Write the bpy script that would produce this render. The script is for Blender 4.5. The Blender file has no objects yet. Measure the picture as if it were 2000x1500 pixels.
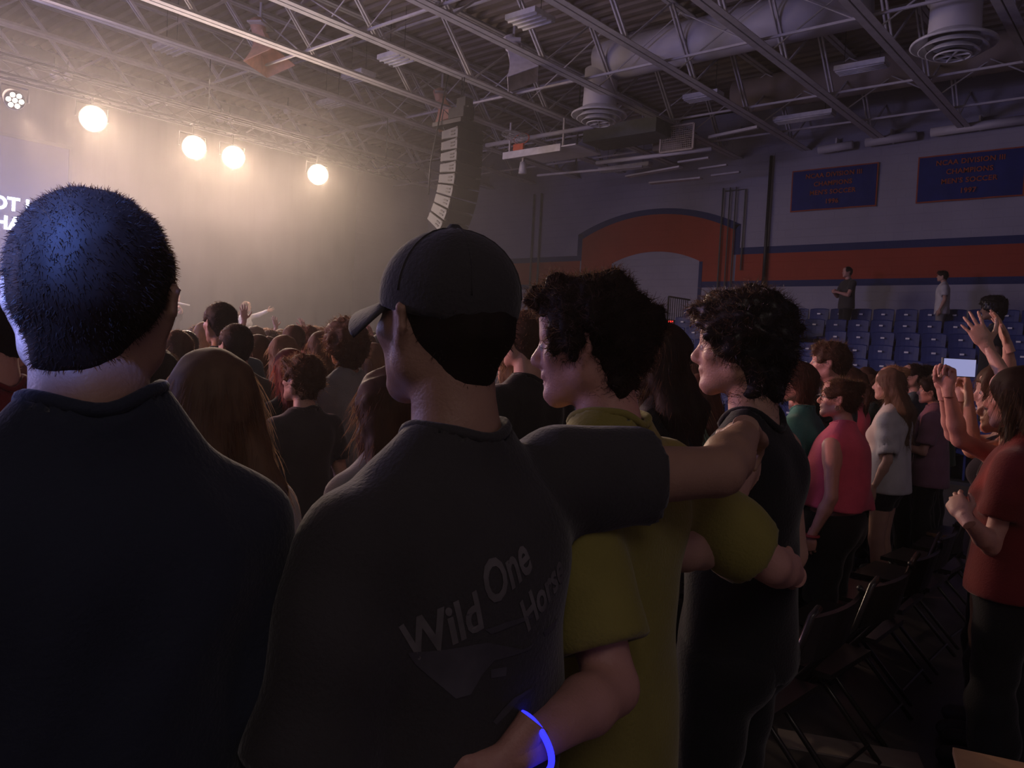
import bpy, bmesh, math, random, time
import numpy as np
from mathutils import Vector, Matrix, Euler
T0 = time.time()
PI = math.pi
scene = bpy.context.scene
COL = scene.collection
rnd = random.Random(7)

# ------------------------------------------------------------------ camera
F_PX = 1560.0
YAW, PIT, ROL = [math.radians(a) for a in (40.53, -2.526, -2.954)]
CAM = np.array([0.0, 0.0, 1.62])

def cam_axes():
    fw = np.array([-math.sin(YAW) * math.cos(PIT), math.cos(YAW) * math.cos(PIT), math.sin(PIT)])
    r = np.array([math.cos(YAW), math.sin(YAW), 0.0])
    d = np.cross(fw, r)
    r2 = r * math.cos(ROL) + d * math.sin(ROL)
    d2 = -r * math.sin(ROL) + d * math.cos(ROL)
    return r2, d2, fw
RX, RD, RF = cam_axes()

def at(px, py, depth):
    """point of the hall seen at pixel (px, py), this far in front of the lens"""
    return CAM + (RX * (px - 1000) / F_PX + RD * (py - 750) / F_PX + RF) * depth

def onx(px, py, x):
    r = at(px, py, 1) - CAM
    return CAM + r * (x / r[0])

def ony(px, py, y):
    r = at(px, py, 1) - CAM
    return CAM + r * (y / r[1])

def onz(px, py, z):
    r = at(px, py, 1) - CAM
    return CAM + r * ((z - CAM[2]) / r[2])

cd = bpy.data.cameras.new('camera')
cd.sensor_width = 36.0
cd.lens = F_PX / 2000 * 36.0
cd.clip_start = 0.05
cam = bpy.data.objects.new('camera', cd)
COL.objects.link(cam)
cam.matrix_world = Matrix(((RX[0], -RD[0], -RF[0], CAM[0]), (RX[1], -RD[1], -RF[1], CAM[1]),
                           (RX[2], -RD[2], -RF[2], CAM[2]), (0, 0, 0, 1)))
scene.camera = cam

# ------------------------------------------------------------------ exposure, world
vs = scene.view_settings
vs.view_transform = 'Standard'; vs.look = 'None'; vs.gamma = 1.0; vs.exposure = 0.0
vs.use_curve_mapping = False
scene.cycles.adaptive_threshold = 0.03
scene.cycles.max_bounces = 6
scene.cycles.diffuse_bounces = 2
scene.cycles.glossy_bounces = 2
scene.cycles.volume_bounces = 0
scene.cycles.transparent_max_bounces = 6
scene.cycles.sample_clamp_indirect = 3.0
scene.cycles.caustics_reflective = False
scene.cycles.caustics_refractive = False
w = bpy.data.worlds.new('dark hall'); scene.world = w; w.use_nodes = True
w.node_tree.nodes['Background'].inputs[0].default_value = (0.010, 0.009, 0.012, 1)
w.node_tree.nodes['Background'].inputs[1].default_value = 0.0

# ------------------------------------------------------------------ lights of the show, plus added fills
def aim(o, target):
    d = Vector(target) - o.location
    o.rotation_euler = d.to_track_quat('-Z', 'Y').to_euler()

def spot(name, loc, target, power, color, size=60, blend=0.6, radius=0.15):
    l = bpy.data.lights.new(name, 'SPOT'); l.energy = power; l.color = color
    l.spot_size = math.radians(size); l.spot_blend = blend; l.shadow_soft_size = radius
    o = bpy.data.objects.new(name, l); COL.objects.link(o); o.location = loc; aim(o, target)
    return o

def area(name, loc, target, power, color, sx=2.0, sy=1.0):
    l = bpy.data.lights.new(name, 'AREA'); l.energy = power; l.color = color
    l.shape = 'RECTANGLE'; l.size = sx; l.size_y = sy
    o = bpy.data.objects.new(name, l); COL.objects.link(o); o.location = loc; aim(o, target)
    return o

WARM = (1.0, 0.70, 0.50)
TRX = -15.0
LAMPS = [(182, 232), (379, 288), (456, 307), (621, 341)]
LAMP_POS = [onx(px, py, TRX) for px, py in LAMPS]
SIDE_LAMP = onx(28, 195, TRX)
#LIGHTS
HAZE_D = 0.030
for i, p in enumerate(LAMP_POS):
    spot('blinder_beam', Vector(p) + (Vector((-.6, 1.0, 1.5)) - Vector(p)).normalized() * .06, (-1.4, 1.6, .9), 900, WARM, 36, 1.0, .16)
# warm soft area light added above the stage to even out the lit haze
area('added_haze_fill', (-16.6, 6.2, 5.5), (-12.5, 5.6, .3), 820, (1.0, .70, .58), 9.0, 4.0)
spot('side_beam', Vector(SIDE_LAMP) + Vector((.1, 0, -.16)), (-11.0, 6.0, .5), 600, WARM, 45, .8, .1)
# lavender wash of the stage, thrown up and out into the roof
area('stage_wash', (-12.5, -4.0, 3.2), (-6, 11.5, 7.2), 380, (0.58, 0.47, 1.0), 3.0, 1.6)
# rosy side light that reaches the right half of the crowd
spot('rose_side_beam', (-11.5, -1.5, 3.6), (-1.6, 4.4, 1.2), 1900, (1.0, 0.42, 0.28), 34, .7, .15)
# blue lyric screen glow
area('screen_glow', (-16.6, 3.2, 3.4), (0, 0.8, 1.5), 200, (0.42, 0.42, 1.0), 5.6, 2.4)
# added blue spot, tints the left man's head as lens bloom would
spot('added_blue_tint', (.15, -1.3, 3.3), (-.965, .335, 1.675), 3400, (0.13, 0.25, 1.0), 6.2, 1.0, .05)
# key light of the singers from the house side
spot('singer_key', (-5.0, 12.0, 6.5), (-14.3, 7.9, 2.0), 1500, (1.0, .72, .52), 14, .6, .1)
# dim fill added behind the camera to lift the blacks
area('added_dim_fill', (3.5, -3.0, 6.2), (-3, 6, 1), 34, (1.0, 0.82, 0.76), 3.0, 2.0)
#ENDLIGHTS

# ------------------------------------------------------------------ materials
def mat(name, color, rough=0.7, metal=0.0, spec=0.4, noise=0.12, nscale=8.0, bump=0.0, bscale=60.0,
        emit=None, estr=0.0, sheen=0.0, coords='Object', stretch=None):
    m = bpy.data.materials.new(name); m.use_nodes = True
    nt = m.node_tree; b = nt.nodes['Principled BSDF']
    b.inputs['Roughness'].default_value = rough; b.inputs['Metallic'].default_value = metal
    b.inputs['Specular IOR Level'].default_value = spec
    if sheen: b.inputs['Sheen Weight'].default_value = sheen; b.inputs['Sheen Roughness'].default_value = .4
    tc = nt.nodes.new('ShaderNodeTexCoord'); mp = nt.nodes.new('ShaderNodeMapping')
    if stretch: mp.inputs['Scale'].default_value = stretch
    nt.links.new(tc.outputs[coords], mp.inputs['Vector'])
    n = nt.nodes.new('ShaderNodeTexNoise'); n.inputs['Scale'].default_value = nscale; n.inputs['Detail'].default_value = 3
    nt.links.new(mp.outputs[0], n.inputs['Vector'])
    r = nt.nodes.new('ShaderNodeValToRGB'); c = np.array(color[:3])
    r.color_ramp.elements[0].position = .3; r.color_ramp.elements[1].position = .7
    r.color_ramp.elements[0].color = (*(c * (1 - noise)), 1); r.color_ramp.elements[1].color = (*np.minimum(c * (1 + noise), 1), 1)
    nt.links.new(n.outputs['Fac'], r.inputs['Fac']); nt.links.new(r.outputs[0], b.inputs['Base Color'])
    if bump:
        n2 = nt.nodes.new('ShaderNodeTexNoise'); n2.inputs['Scale'].default_value = bscale; n2.inputs['Detail'].default_value = 4
        nt.links.new(mp.outputs[0], n2.inputs['Vector'])
        bp = nt.nodes.new('ShaderNodeBump'); bp.inputs['Strength'].default_value = bump; bp.inputs['Distance'].default_value = .01
        nt.links.new(n2.outputs['Fac'], bp.inputs['Height']); nt.links.new(bp.outputs[0], b.inputs['Normal'])
    if emit is not None:
        b.inputs['Emission Color'].default_value = (*emit, 1); b.inputs['Emission Strength'].default_value = estr
    return m

def block_wall_mat(name, color):
    """painted concrete block: joints as fine relief"""
    m = mat(name, color, .75, noise=.06, nscale=1.5)
    nt = m.node_tree; b = nt.nodes['Principled BSDF']
    tc = nt.nodes.new('ShaderNodeTexCoord'); sp = nt.nodes.new('ShaderNodeSeparateXYZ'); cb = nt.nodes.new('ShaderNodeCombineXYZ')
    add = nt.nodes.new('ShaderNodeMath'); add.operation = 'ADD'
    nt.links.new(tc.outputs['Object'], sp.inputs[0]); nt.links.new(sp.outputs[0], add.inputs[0]); nt.links.new(sp.outputs[1], add.inputs[1])
    nt.links.new(add.outputs[0], cb.inputs[0]); nt.links.new(sp.outputs[2], cb.inputs[1])
    br = nt.nodes.new('ShaderNodeTexBrick'); br.inputs['Scale'].default_value = 1.0
    br.inputs['Brick Width'].default_value = .4; br.inputs['Row Height'].default_value = .2; br.inputs['Mortar Size'].default_value = .008
    br.inputs['Color1'].default_value = (1, 1, 1, 1); br.inputs['Color2'].default_value = (.95, .95, .95, 1); br.inputs['Mortar'].default_value = (0, 0, 0, 1)
    nt.links.new(cb.outputs[0], br.inputs['Vector'])
    bp = nt.nodes.new('ShaderNodeBump'); bp.inputs['Strength'].default_value = .6; bp.inputs['Distance'].default_value = .01
    nt.links.new(br.outputs['Color'], bp.inputs['Height']); nt.links.new(bp.outputs[0], b.inputs['Normal'])
    return m

M = {}
M['wall'] = block_wall_mat('painted_block', (.34, .335, .42))
M['orange'] = block_wall_mat('orange_paint', (.36, .055, .026))
M['blue'] = block_wall_mat('blue_paint', (.020, .034, .13))
M['drape'] = mat('black_drape', (.03, .027, .03), .95, noise=.2, nscale=2, bump=.3, bscale=3, stretch=(6, 6, .3))
M['floor'] = mat('dark_floor', (.10, .09, .085), .35, noise=.2, nscale=3, spec=.5)
M['strip'] = mat('floor_tape', (.30, .25, .22), .6)
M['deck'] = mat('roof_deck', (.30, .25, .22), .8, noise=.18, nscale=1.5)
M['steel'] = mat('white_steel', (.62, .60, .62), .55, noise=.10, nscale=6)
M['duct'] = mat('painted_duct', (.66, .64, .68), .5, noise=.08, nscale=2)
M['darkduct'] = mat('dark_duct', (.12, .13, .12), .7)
M['fixture'] = mat('fixture_white', (.75, .75, .78), .4)
M['black'] = mat('black_gear', (.03, .03, .032), .5)
M['blackmetal'] = mat('black_metal', (.05, .05, .055), .35, metal=.6)
M['greybox'] = mat('grey_cabinet', (.05, .056, .075), .5)
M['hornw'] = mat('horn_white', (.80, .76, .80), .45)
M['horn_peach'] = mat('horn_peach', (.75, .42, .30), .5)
M['chrome'] = mat('bright_metal', (.6, .6, .6), .25, metal=.9)
M['seat'] = mat('blue_plastic', (.018, .036, .17), .5, noise=.1)
M['bleach'] = mat('bleacher_deck', (.04, .042, .055), .7)
M['tag'] = mat('number_plate', (.85, .85, .85), .4)
M['stage'] = mat('stage_black', (.035, .03, .03), .7)
M['exitred'] = mat('exit_red', (.9, .05, .03), .5, emit=(1, .03, .02), estr=2.2)
M['exitbox'] = mat('exit_box', (.08, .04, .04), .5)
M['screen'] = mat('led_screen', (.02, .02, .03), .4, emit=(.16, .13, .42), estr=.10)
M['lyric'] = mat('lyric_light', (.9, .9, 1), .4, emit=(.62, .68, 1.0), estr=9.0)
M['lens'] = mat('lamp_lens', (1, .9, .8), .3, emit=(1.0, .80, .55), estr=60.0)
M['lens_small'] = mat('lamp_lens_small', (1, .9, .8), .3, emit=(1.0, .85, .72), estr=6.0)
M['banner'] = mat('banner_cloth', (.012, .026, .17), .85, noise=.12, nscale=3, bump=.2, bscale=4)
M['bannert'] = mat('banner_orange', (.34, .075, .035), .8)
M['net'] = mat('net_white', (.8, .8, .8), .8)
M['rim'] = mat('rim_orange', (.7, .12, .05), .4)
M['guard'] = mat('guard_wire', (.50, .44, .38), .5)
M['rail'] = mat('rail_black', (.018, .018, .022), .4)
M['chair'] = mat('chair_metal', (.05, .045, .04), .3, metal=.3, spec=.6)
M['tanchair'] = mat('chair_tan', (.42, .26, .15), .5)

# ------------------------------------------------------------------ mesh helpers
class MB:
    def __init__(s): s.v = []; s.f = []
    def box(s, c, d, R=None):
        n = len(s.v)
        for i in range(8):
            p = Vector(((i & 1) - .5, ((i >> 1) & 1) - .5, ((i >> 2) & 1) - .5)); p = Vector((p.x * d[0], p.y * d[1], p.z * d[2]))
            if R is not None: p = R @ p
            s.v.append((p.x + c[0], p.y + c[1], p.z + c[2]))
        for q in ((0, 2, 3, 1), (4, 5, 7, 6), (0, 1, 5, 4), (2, 6, 7, 3), (0, 4, 6, 2), (1, 3, 7, 5)): s.f.append(tuple(n + k for k in q))
        return s
    def bar(s, a, b, wd, th, up=(0, 0, 1)):
        a = Vector(a); b = Vector(b); d = b - a; L = d.length; z = d.normalized(); u = Vector(up)
        if abs(z.dot(u)) > .98: u = Vector((1, 0, 0))
        x = u.cross(z).normalized(); y = z.cross(x)
        R = Matrix((x, y, z)).transposed()
        return s.box((a + b) / 2, (wd, th, L), R)
    def tube(s, pts, r, n=8, close=False, caps=True):
        pts = [Vector(p) for p in pts]; N = len(pts); base = len(s.v)
        rr = r if hasattr(r, '__len__') else [r] * N
        prev = None
        for i, p in enumerate(pts):
            if close: t = (pts[(i + 1) % N] - pts[i - 1]).normalized()
            else: t = (pts[min(i + 1, N - 1)] - pts[max(i - 1, 0)]).normalized()
            if prev is None:
                u = Vector((0, 0, 1)) if abs(t.z) < .9 else Vector((1, 0, 0)); x = u.cross(t).normalized()
            else: x = (prev - t * prev.dot(t)).normalized()
            prev = x; y = t.cross(x)
            for k in range(n):
                a = 2 * PI * k / n; q = p + (x * math.cos(a) + y * math.sin(a)) * rr[i]; s.v.append(tuple(q))
        for i in range(N if close else N - 1):
            j = (i + 1) % N
            for k in range(n):
                k2 = (k + 1) % n; s.f.append((base + i * n + k, base + i * n + k2, base + j * n + k2, base + j * n + k))
        if caps and not close:
            s.f.append(tuple(base + k for k in range(n))[::-1]); s.f.append(tuple(base + (N - 1) * n + k for k in range(n)))
        return s
    def lathe(s, prof, n=24, M4=None):
        base = len(s.v); P = len(prof)
        for (r, z) in prof:
            for k in range(n):
                a = 2 * PI * k / n; p = Vector((r * math.cos(a), r * math.sin(a), z))
                if M4 is not None: p = M4 @ p
                s.v.append(tuple(p))
        for i in range(P - 1):
            for k in range(n):
                k2 = (k + 1) % n; s.f.append((base + i * n + k, base + i * n + k2, base + (i + 1) * n + k2, base + (i + 1) * n + k))
        return s
    def mesh(s, name, m, smooth=False):
        me = bpy.data.meshes.new(name); me.from_pydata(s.v, [], s.f); me.update()
        bm = bmesh.new(); bm.from_mesh(me); bmesh.ops.recalc_face_normals(bm, faces=bm.faces); bm.to_mesh(me); bm.free()
        if smooth: me.shade_smooth()
        me.materials.append(m); return me
    def build(s, name, m, parent=None, smooth=False, loc=None):
        return put(name, s.mesh(name, m, smooth), parent, loc)

def put(name, me, parent=None, loc=None):
    o = bpy.data.objects.new(name, me); COL.objects.link(o)
    if parent: o.parent = parent
    if loc is not None: o.location = loc
    return o

def tag(o, label=None, cat=None, group=None, kind=None):
    if label: o['label'] = label
    if cat: o['category'] = cat
    if group: o['group'] = group
    if kind: o['kind'] = kind
    return o

def empty(name, loc=(0, 0, 0), rz=0.0):
    o = bpy.data.objects.new(name, None); COL.objects.link(o); o.location = loc; o.rotation_euler = (0, 0, rz)
    o.empty_display_size = .1
    return o

def struct(o): o['kind'] = 'structure'; return o

def copy_thing(root, loc=None, label=None, rot=None):
    r = root.copy(); COL.objects.link(r)
    for k in ('label',):
        if k in r.keys(): del r[k]
    if label: r['label'] = label
    if loc is not None: r.location = loc
    if rot is not None: r.rotation_euler = rot
    for ch in list(root.children):
        c = ch.copy(); COL.objects.link(c); c.parent = r
        for g in list(ch.children):
            d = g.copy(); COL.objects.link(d); d.parent = c
    return r

def text_mesh(body, size, m, extrude=.004, offset=0.0, shear=0.0, align='CENTER', spacing=1.0, bold=0.0):
    cu = bpy.data.curves.new('t', 'FONT'); cu.body = body; cu.size = size; cu.extrude = extrude; cu.offset = bold
    cu.shear = shear; cu.align_x = align; cu.align_y = 'CENTER'; cu.space_character = spacing; cu.resolution_u = 3
    o = bpy.data.objects.new('t', cu); COL.objects.link(o)
    bpy.context.view_layer.update()
    me = bpy.data.meshes.new_from_object(o.evaluated_get(bpy.context.evaluated_depsgraph_get()))
    bpy.data.objects.remove(o); bpy.data.curves.remove(cu)
    me.materials.clear(); me.materials.append(m)
    return me

# ------------------------------------------------------------------ the hall
XW, XE, YN, YS, ZC = -21.5, 7.0, 20.0, -6.0, 8.2
struct(MB().box(((XW + XE) / 2, (YN + YS) / 2, -.1), (XE - XW, YN - YS, .2)).build('floor', M['floor']))
struct(MB().box(((XW + XE) / 2, YN + .1, ZC / 2), (XE - XW, .2, ZC)).build('wall_right', M['wall']))
struct(MB().box((XW - .1, (YN + YS) / 2, ZC / 2), (.2, YN - YS, ZC)).build('wall_front', M['wall']))
struct(MB().box(((XW + XE) / 2, YS - .1, ZC / 2), (XE - XW, .2, ZC)).build('wall_left', M['wall']))
struct(MB().box((XE + .1, (YN + YS) / 2, ZC / 2), (.2, YN - YS, ZC)).build('wall_back', M['wall']))
# ribbed roof deck
mb = MB(); n = int((YN - YS) / .3)
for i in range(n):
    y = YS + i * .3
    for (y0, y1, z0, z1) in ((y, y + .12, ZC, ZC), (y + .12, y + .16, ZC, ZC + .08), (y + .16, y + .26, ZC + .08, ZC + .08), (y + .26, y + .3, ZC + .08, ZC)):
        b = len(mb.v); mb.v += [(XW, y0, z0), (XE, y0, z0), (XE, y1, z1), (XW, y1, z1)]; mb.f.append((b, b + 1, b + 2, b + 3))
struct(mb.build('ceiling', M['deck']))
struct(MB().box(((XW + XE) / 2, (YN + YS) / 2, ZC + .2), (XE - XW, YN - YS, .1)).build('ceiling_slab', M['deck']))
# black drape behind the stage
mb = MB(); N = 150
for i in range(N + 1):
    y = -5.6 + i * 21.6 / N; x = -20.6 + .05 * math.sin(i * 1.1) + .02 * math.sin(i * 2.7)
    mb.v += [(x, y, 0.0), (x, y, 7.9)]
for i in range(N): mb.f.append((2 * i, 2 * i + 2, 2 * i + 3, 2 * i + 1))
tag(mb.build('stage_drape', M['drape'], smooth=True), 'tall black pleated drape hung across the wall behind the stage', 'curtain')

# painted bands: blue - orange - blue, rising into an arch
def band(name, x0, x1, z0, z1, m, t=.012):
    return struct(MB().box(((x0 + x1) / 2, YN - t / 2, (z0 + z1) / 2), (x1 - x0, t, z1 - z0)).build(name, m))
def arch_pts(xl, xr, zs, zt, n=24):
    c = (xl + xr) / 2; hw = (xr - xl) / 2; s = zt - zs; R = (hw * hw + s * s) / (2 * s); cz = zt - R
    return [(c + dx, cz + math.sqrt(R * R - dx * dx)) for dx in [(-hw + 2 * hw * i / n) for i in range(n + 1)]]
def ribbon(name, lo, hi, m, t=.012):
    mb = MB()
    for (a, b) in zip(lo, hi):
        mb.v += [(a[0], YN - t, a[1]), (b[0], YN - t, b[1]), (a[0], YN, a[1]), (b[0], YN, b[1])]
    for i in range(len(lo) - 1):
        k = 4 * i; mb.f += [(k, k + 4, k + 5, k + 1), (k, k + 2, k + 6, k + 4), (k + 1, k + 5, k + 7, k + 3)]
    k = 4 * (len(lo) - 1); mb.f += [(0, 1, 3, 2), (k, k + 2, k + 3, k + 1)]
    return struct(mb.build(name, m))
band('trim_1', -9.50, XE, 4.42, 4.60, M['blue']); band('trim_2', -9.50, XE, 3.72, 4.42, M['orange']); band('trim_3', -10.55, XE, 3.56, 3.72, M['blue'])
band('trim_4', XW, -14.60, 4.42, 4.58, M['blue']); band('trim_5', XW, -14.60, 3.72, 4.42, M['orange']); band('trim_6', XW, -13.5, 3.56, 3.72, M['blue'])
top = arch_pts(-14.72, -9.42, 5.22, 5.82); bot = arch_pts(-14.55, -9.58, 5.08, 5.66)
inn = arch_pts(-13.55, -10.48, 4.25, 4.60)
ribbon('trim_7', bot, top, M['blue'], .016)
band('trim_8', -9.58, -9.42, 4.42, 5.22, M['blue'], .016); band('trim_9', -14.72, -14.55, 4.42, 5.22, M['blue'], .016)
# orange field of the arch: between the inner opening and the blue edge
lo = []; hi = []
for (x, z) in [(-14.55 + (14.55 - 9.58) * i / 40, 0) for i in range(41)]:
    c = (-14.55 - 9.58) / 2
    zt = np.interp(x, [p[0] for p in bot], [p[1] for p in bot])
    zb = np.interp(x, [p[0] for p in inn], [p[1] for p in inn]) if -13.55 < x < -10.48 else 3.72
    lo.append((x, zb)); hi.append((x, zt))
ribbon('trim_10', lo, hi, M['orange'])
band('trim_11', -10.56, -10.46, 2.2, 4.27, M['blue'], .02)
# pilasters / pipes on the far wall
def pipe(name, pts, r, m, label, cat='pipe', group=None):
    return tag(MB().tube(pts, r, 8).build(name, m, smooth=True), label, cat, group)
pipe('wall_pipe', [(-8.66, 19.9, 2.6), (-8.66, 19.9, 6.9)], .045, M['rail'], 'dark vertical pipe up the wall left of the blue banners')
pipe('wall_conduit', [(-9.32, 19.93, 4.0), (-9.32, 19.93, 6.12), (-9.9, 19.93, 6.12)], .022, M['darkduct'], 'thin conduit that bends at the top right of the arch')
pipe('wall_conduit', [(-9.95, 19.92, 2.4), (-9.95, 19.92, 6.2)], .022, M['darkduct'], 'left conduit of three crossing the right end of the arch')
pipe('wall_conduit', [(-9.75, 19.92, 2.4), (-9.75, 19.92, 6.2)], .018, M['darkduct'], 'middle conduit of three crossing the right end of the arch')
pipe('wall_conduit', [(-9.58, 19.92, 2.4), (-9.58, 19.92, 6.2)], .018, M['darkduct'], 'right conduit of three crossing the right end of the arch')
pipe('wall_conduit', [(-16.5, 19.92, 2.4), (-16.5, 19.92, 6.6)], .03, M['darkduct'], 'left conduit of a pair rising on the hazy wall right of the capped man')
pipe('wall_conduit', [(-16.2, 19.92, 2.4), (-16.2, 19.92, 6.6)], .03, M['darkduct'], 'right conduit of a pair rising on the hazy wall right of the capped man')
# insulated pipe under the eaves, in runs
for k, (x0, x1, z, wh) in enumerate(((-7.4, -6.6, 6.86, 'left run of white wrapped pipe along the top of the banner wall'), (-6.3, -5.2, 6.9, 'second run of white wrapped pipe above the left banner'),
                     (-4.9, -3.0, 6.95, 'third run of white wrapped pipe above the right banner'), (-2.7, .5, 7.0, 'right end run of white wrapped pipe along the wall top'))):
    p = MB().tube([(x0, 19.75, z), (x1, 19.75, z + .03)], .10, 12).build('wrapped_pipe', M['duct'], smooth=True)
    tag(p, wh, 'pipe')
    MB().box(((x0 + x1) / 2, 19.87, z + .1), (.04, .22, .3)).build('bracket', M['steel'], p)

# banners
def banner(xl, xr, zt, zb, lines, label):
    w_, h_ = xr - xl, zt - zb
    e = empty('championship_banner', ((xl + xr) / 2, YN - .05, (zt + zb) / 2)); tag(e, label, 'banner', None)
    nx, nz = 24, 10
    def sheet(w_, h_, y0, m, name, par):
        mb = MB()
        for j in range(nz + 1):
            for i in range(nx + 1):
                u = i / nx - .5; v = j / nz - .5
                y = y0 + .018 * math.sin(u * 13 + 1) * (.6 - v) + .006 * math.sin(u * 31 + v * 4)
                mb.v.append((u * w_, y, v * h_))
        for j in range(nz):
            for i in range(nx): k = j * (nx + 1) + i; mb.f.append((k, k + 1, k + nx + 2, k + nx + 1))
        return mb.build(name, m, par, smooth=True)
    sheet(w_, h_, -.010, M['bannert'], 'border', e); sheet(w_ - .06, h_ - .06, -.016, M['banner'], 'cloth', e)
    tw = [1.0, .8, .9, .3]
    for (t, z, s) in lines:
        me = text_mesh(t, s, M['bannert'], .002, spacing=1.06, bold=.003)
        o = put('lettering', me, e, (0.0, -.040, z)); o.rotation_euler = (PI / 2, 0, 0)
        o['label'] = 'orange block lettering reading ' + t
    return e
def lines(y): return [('NCAA DIVISION III', .33, .155), ('CHAMPIONS', .12, .155), ("MEN'S SOCCER", -.09, .155), (y, -.32, .155)]
banner(-8.10, -6.03, 6.46, 5.43, lines('1996'), 'left royal blue banner with orange lettering dated 1996')
banner(-5.17, -3.05, 6.47, 5.42, lines('1997'), 'right royal blue banner with orange lettering dated 1997')

# exit sign under the bleacher rail
e = empty('exit_sign', tuple(ony(1302, 632, 19.85)))
tag(e, 'small red glowing exit sign on the far wall beside the railing', 'sign')
MB().box((0, .06, 0), (.42, .08, .22)).build('housing', M['exitbox'], e)
o = put('lettering', text_mesh('EXIT', .19, M['exitred'], .004, bold=.006), e, (0, -.0, 0)); o.rotation_euler = (PI / 2, 0, 0)

# ------------------------------------------------------------------ roof joists
JX = [4.8, 3.0, 1.2, -.65, -2.48, -4.22, -5.98, -7.80, -9.60, -11.45, -13.25, -14.85, -16.6, -18.4, -20.2]
names = {-.65: 'white roof joist nearest overhead, beyond the top right corner', -2.48: 'white roof joist at the top right corner of the photo', -4.22: 'roof joist that meets the wall above the right banner',
         -5.98: 'roof joist that meets the wall above the left banner', -7.80: 'roof joist that meets the wall just left of both banners', -9.60: 'peach tinted roof joist passing just right of the round vent',
         -11.45: 'roof joist that the line array loudspeaker hangs from', -13.25: 'first roof joist behind the line array', -14.85: 'second roof joist behind the line array',
         -16.6: 'third roof joist behind the line array, dim in haze', -18.4: 'fourth roof joist behind the line array, dim in haze', -20.2: 'last roof joist before the stage wall, lost in haze'}
ZB = 6.95; ZT = 8.12; PY = 2.44
ychord = MB()
L0, L1 = YS, YN
def angle_pair(mb, a, b, wd, gap, up=(0, 0, 1)):
    a = Vector(a); b = Vector(b); d = (b - a).normalized(); x = Vector((1, 0, 0))
    for s in (-1, 1):
        o = x * s * (gap / 2 + wd / 4)
        mb.bar(a + o, b + o, wd / 2, .012, up=(0, 0, 1)) if abs(d.z) < .5 else mb.bar(a + o, b + o, wd / 2, .05, up=(0, 1, 0))
        o2 = x * s * (gap / 2)
        mb.bar(a + o2 + Vector((0, 0, .04)), b + o2 + Vector((0, 0, .04)), .01, .08) if abs(d.z) < .5 else None
    return mb
bot_me = angle_pair(MB(), (0, L0, ZB), (0, L1, ZB), .23, .03).mesh('bottom_chord', M['steel'])
top_me = angle_pair(MB(), (0, L0, ZT), (0, L1, ZT), .15, .03).mesh('top_chord', M['steel'])
mb = MB()
for s in (-1, 1): mb.bar((s * .035, .0, ZB + .03), (s * .035, -1.05, ZT), .05, .03, up=(1, 0, 0))
web_me = mb.mesh('web_member', M['steel'])
rod_me = MB().bar((0, 0, ZB + .03), (0, 1.39, ZT), .035, .035).mesh('web_rod', M['steel'])
for x in JX:
    e = empty('roof_joist', (x, 0, 0))
    tag(e, names.get(x, {1.2: 'first roof joist behind the camera', 3.0: 'second roof joist behind the camera', 4.8: 'third roof joist behind the camera'}.get(x)), 'joist', 'white open web roof joists')
    put('bottom_chord', bot_me, e); put('top_chord', top_me, e)
    y = 19.0 - PY * 10
    while y < L1:
        if x < 1:
            put('web_member', web_me, e, (0, y, 0)); put('web_rod', rod_me, e, (0, y, 0))
        y += PY
# bridging angles that cross all joists
for k, (y, z, wh) in enumerate(((8.9, ZB + .06, 'nearest low bridging bar crossing under the roof joists'), (12.9, ZB + .06, 'second low bridging bar crossing the roof joists'),
                  (16.2, ZB + .06, 'third low bridging bar crossing the roof joists'), (18.3, ZB + .06, 'low bridging bar nearest the banner wall'),
                  (10.9, ZT - .1, 'high bridging bar above the nearest round vent'), (15.2, ZT - .1, 'high bridging bar toward the banner wall'))):
    tag(MB().bar((XW, y, z), (XE, y, z), .04, .04).build('bridging_bar', M['steel']), wh, 'bar', None)
for k, (y, wh) in enumerate(((8.9, 'row of crossed bracing rods nearest the camera'), (13.4, 'middle row of crossed bracing rods between roof joists'), (17.3, 'far row of crossed bracing rods between roof joists'))):
    e = empty('cross_bracing', (0, y, 0)); tag(e, wh, 'bracing', None)
    for a, b in zip(JX[3:12], JX[4:13]):
        MB().tube([(a, 0, ZB + .05), (b, 0, ZT - .05)], .014, 6).build('brace_rod', M['steel'], e)
        MB().tube([(a, .03, ZT - .05), (b, .03, ZB + .05)], .014, 6).build('brace_rod', M['steel'], e)

# ------------------------------------------------------------------ ducts and diffusers
def diffuser(c, r, label, drop=.9):
    e = empty('ceiling_vent', tuple(c)); tag(e, label, 'vent', 'round ceiling vents')
    MB().lathe([(r * .62, .12), (r * .60, .5), (r * .60, drop)], 32).build('drop_duct', M['duct'], e, smooth=True)
    MB().lathe([(r * .62, .16), (r, .03), (r * 1.02, 0), (r * .97, -.01), (r * .6, .12)], 40).build('outer_cone', M['fixture'], e, smooth=True)
    for k, (q, z) in enumerate(((.80, -.06), (.62, -.12))):
        MB().lathe([(r * (q - .14), z + .08), (r * q, z), (r * (q + .015), z - .012), (r * (q - .02), z - .012), (r * (q - .15), z + .06)], 36).build('ring_cone', M['fixture'], e, smooth=True)
    MB().tube([(r * .42 * math.cos(a), r * .42 * math.sin(a), -.17) for a in [2 * PI * i / 28 for i in range(28)]], .016, 6, close=True).build('inner_ring', M['fixture'], e, smooth=True)
    for k in range(6):
        a = k * PI / 3; MB().bar((0, 0, -.15), (r * .42 * math.cos(a), r * .42 * math.sin(a), -.17), .02, .03).build('spoke', M['fixture'], e)
    MB().lathe([(.001, -.10), (r * .34, -.11), (r * .40, -.13)], 24).build('core', M['black'], e, smooth=True)
    return e
d1 = onz(1170, 226, 6.62); d2 = onz(1862, 88, 6.62)
diffuser(d1, .58, 'round white ring vent near the middle of the roof', .95)
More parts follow.
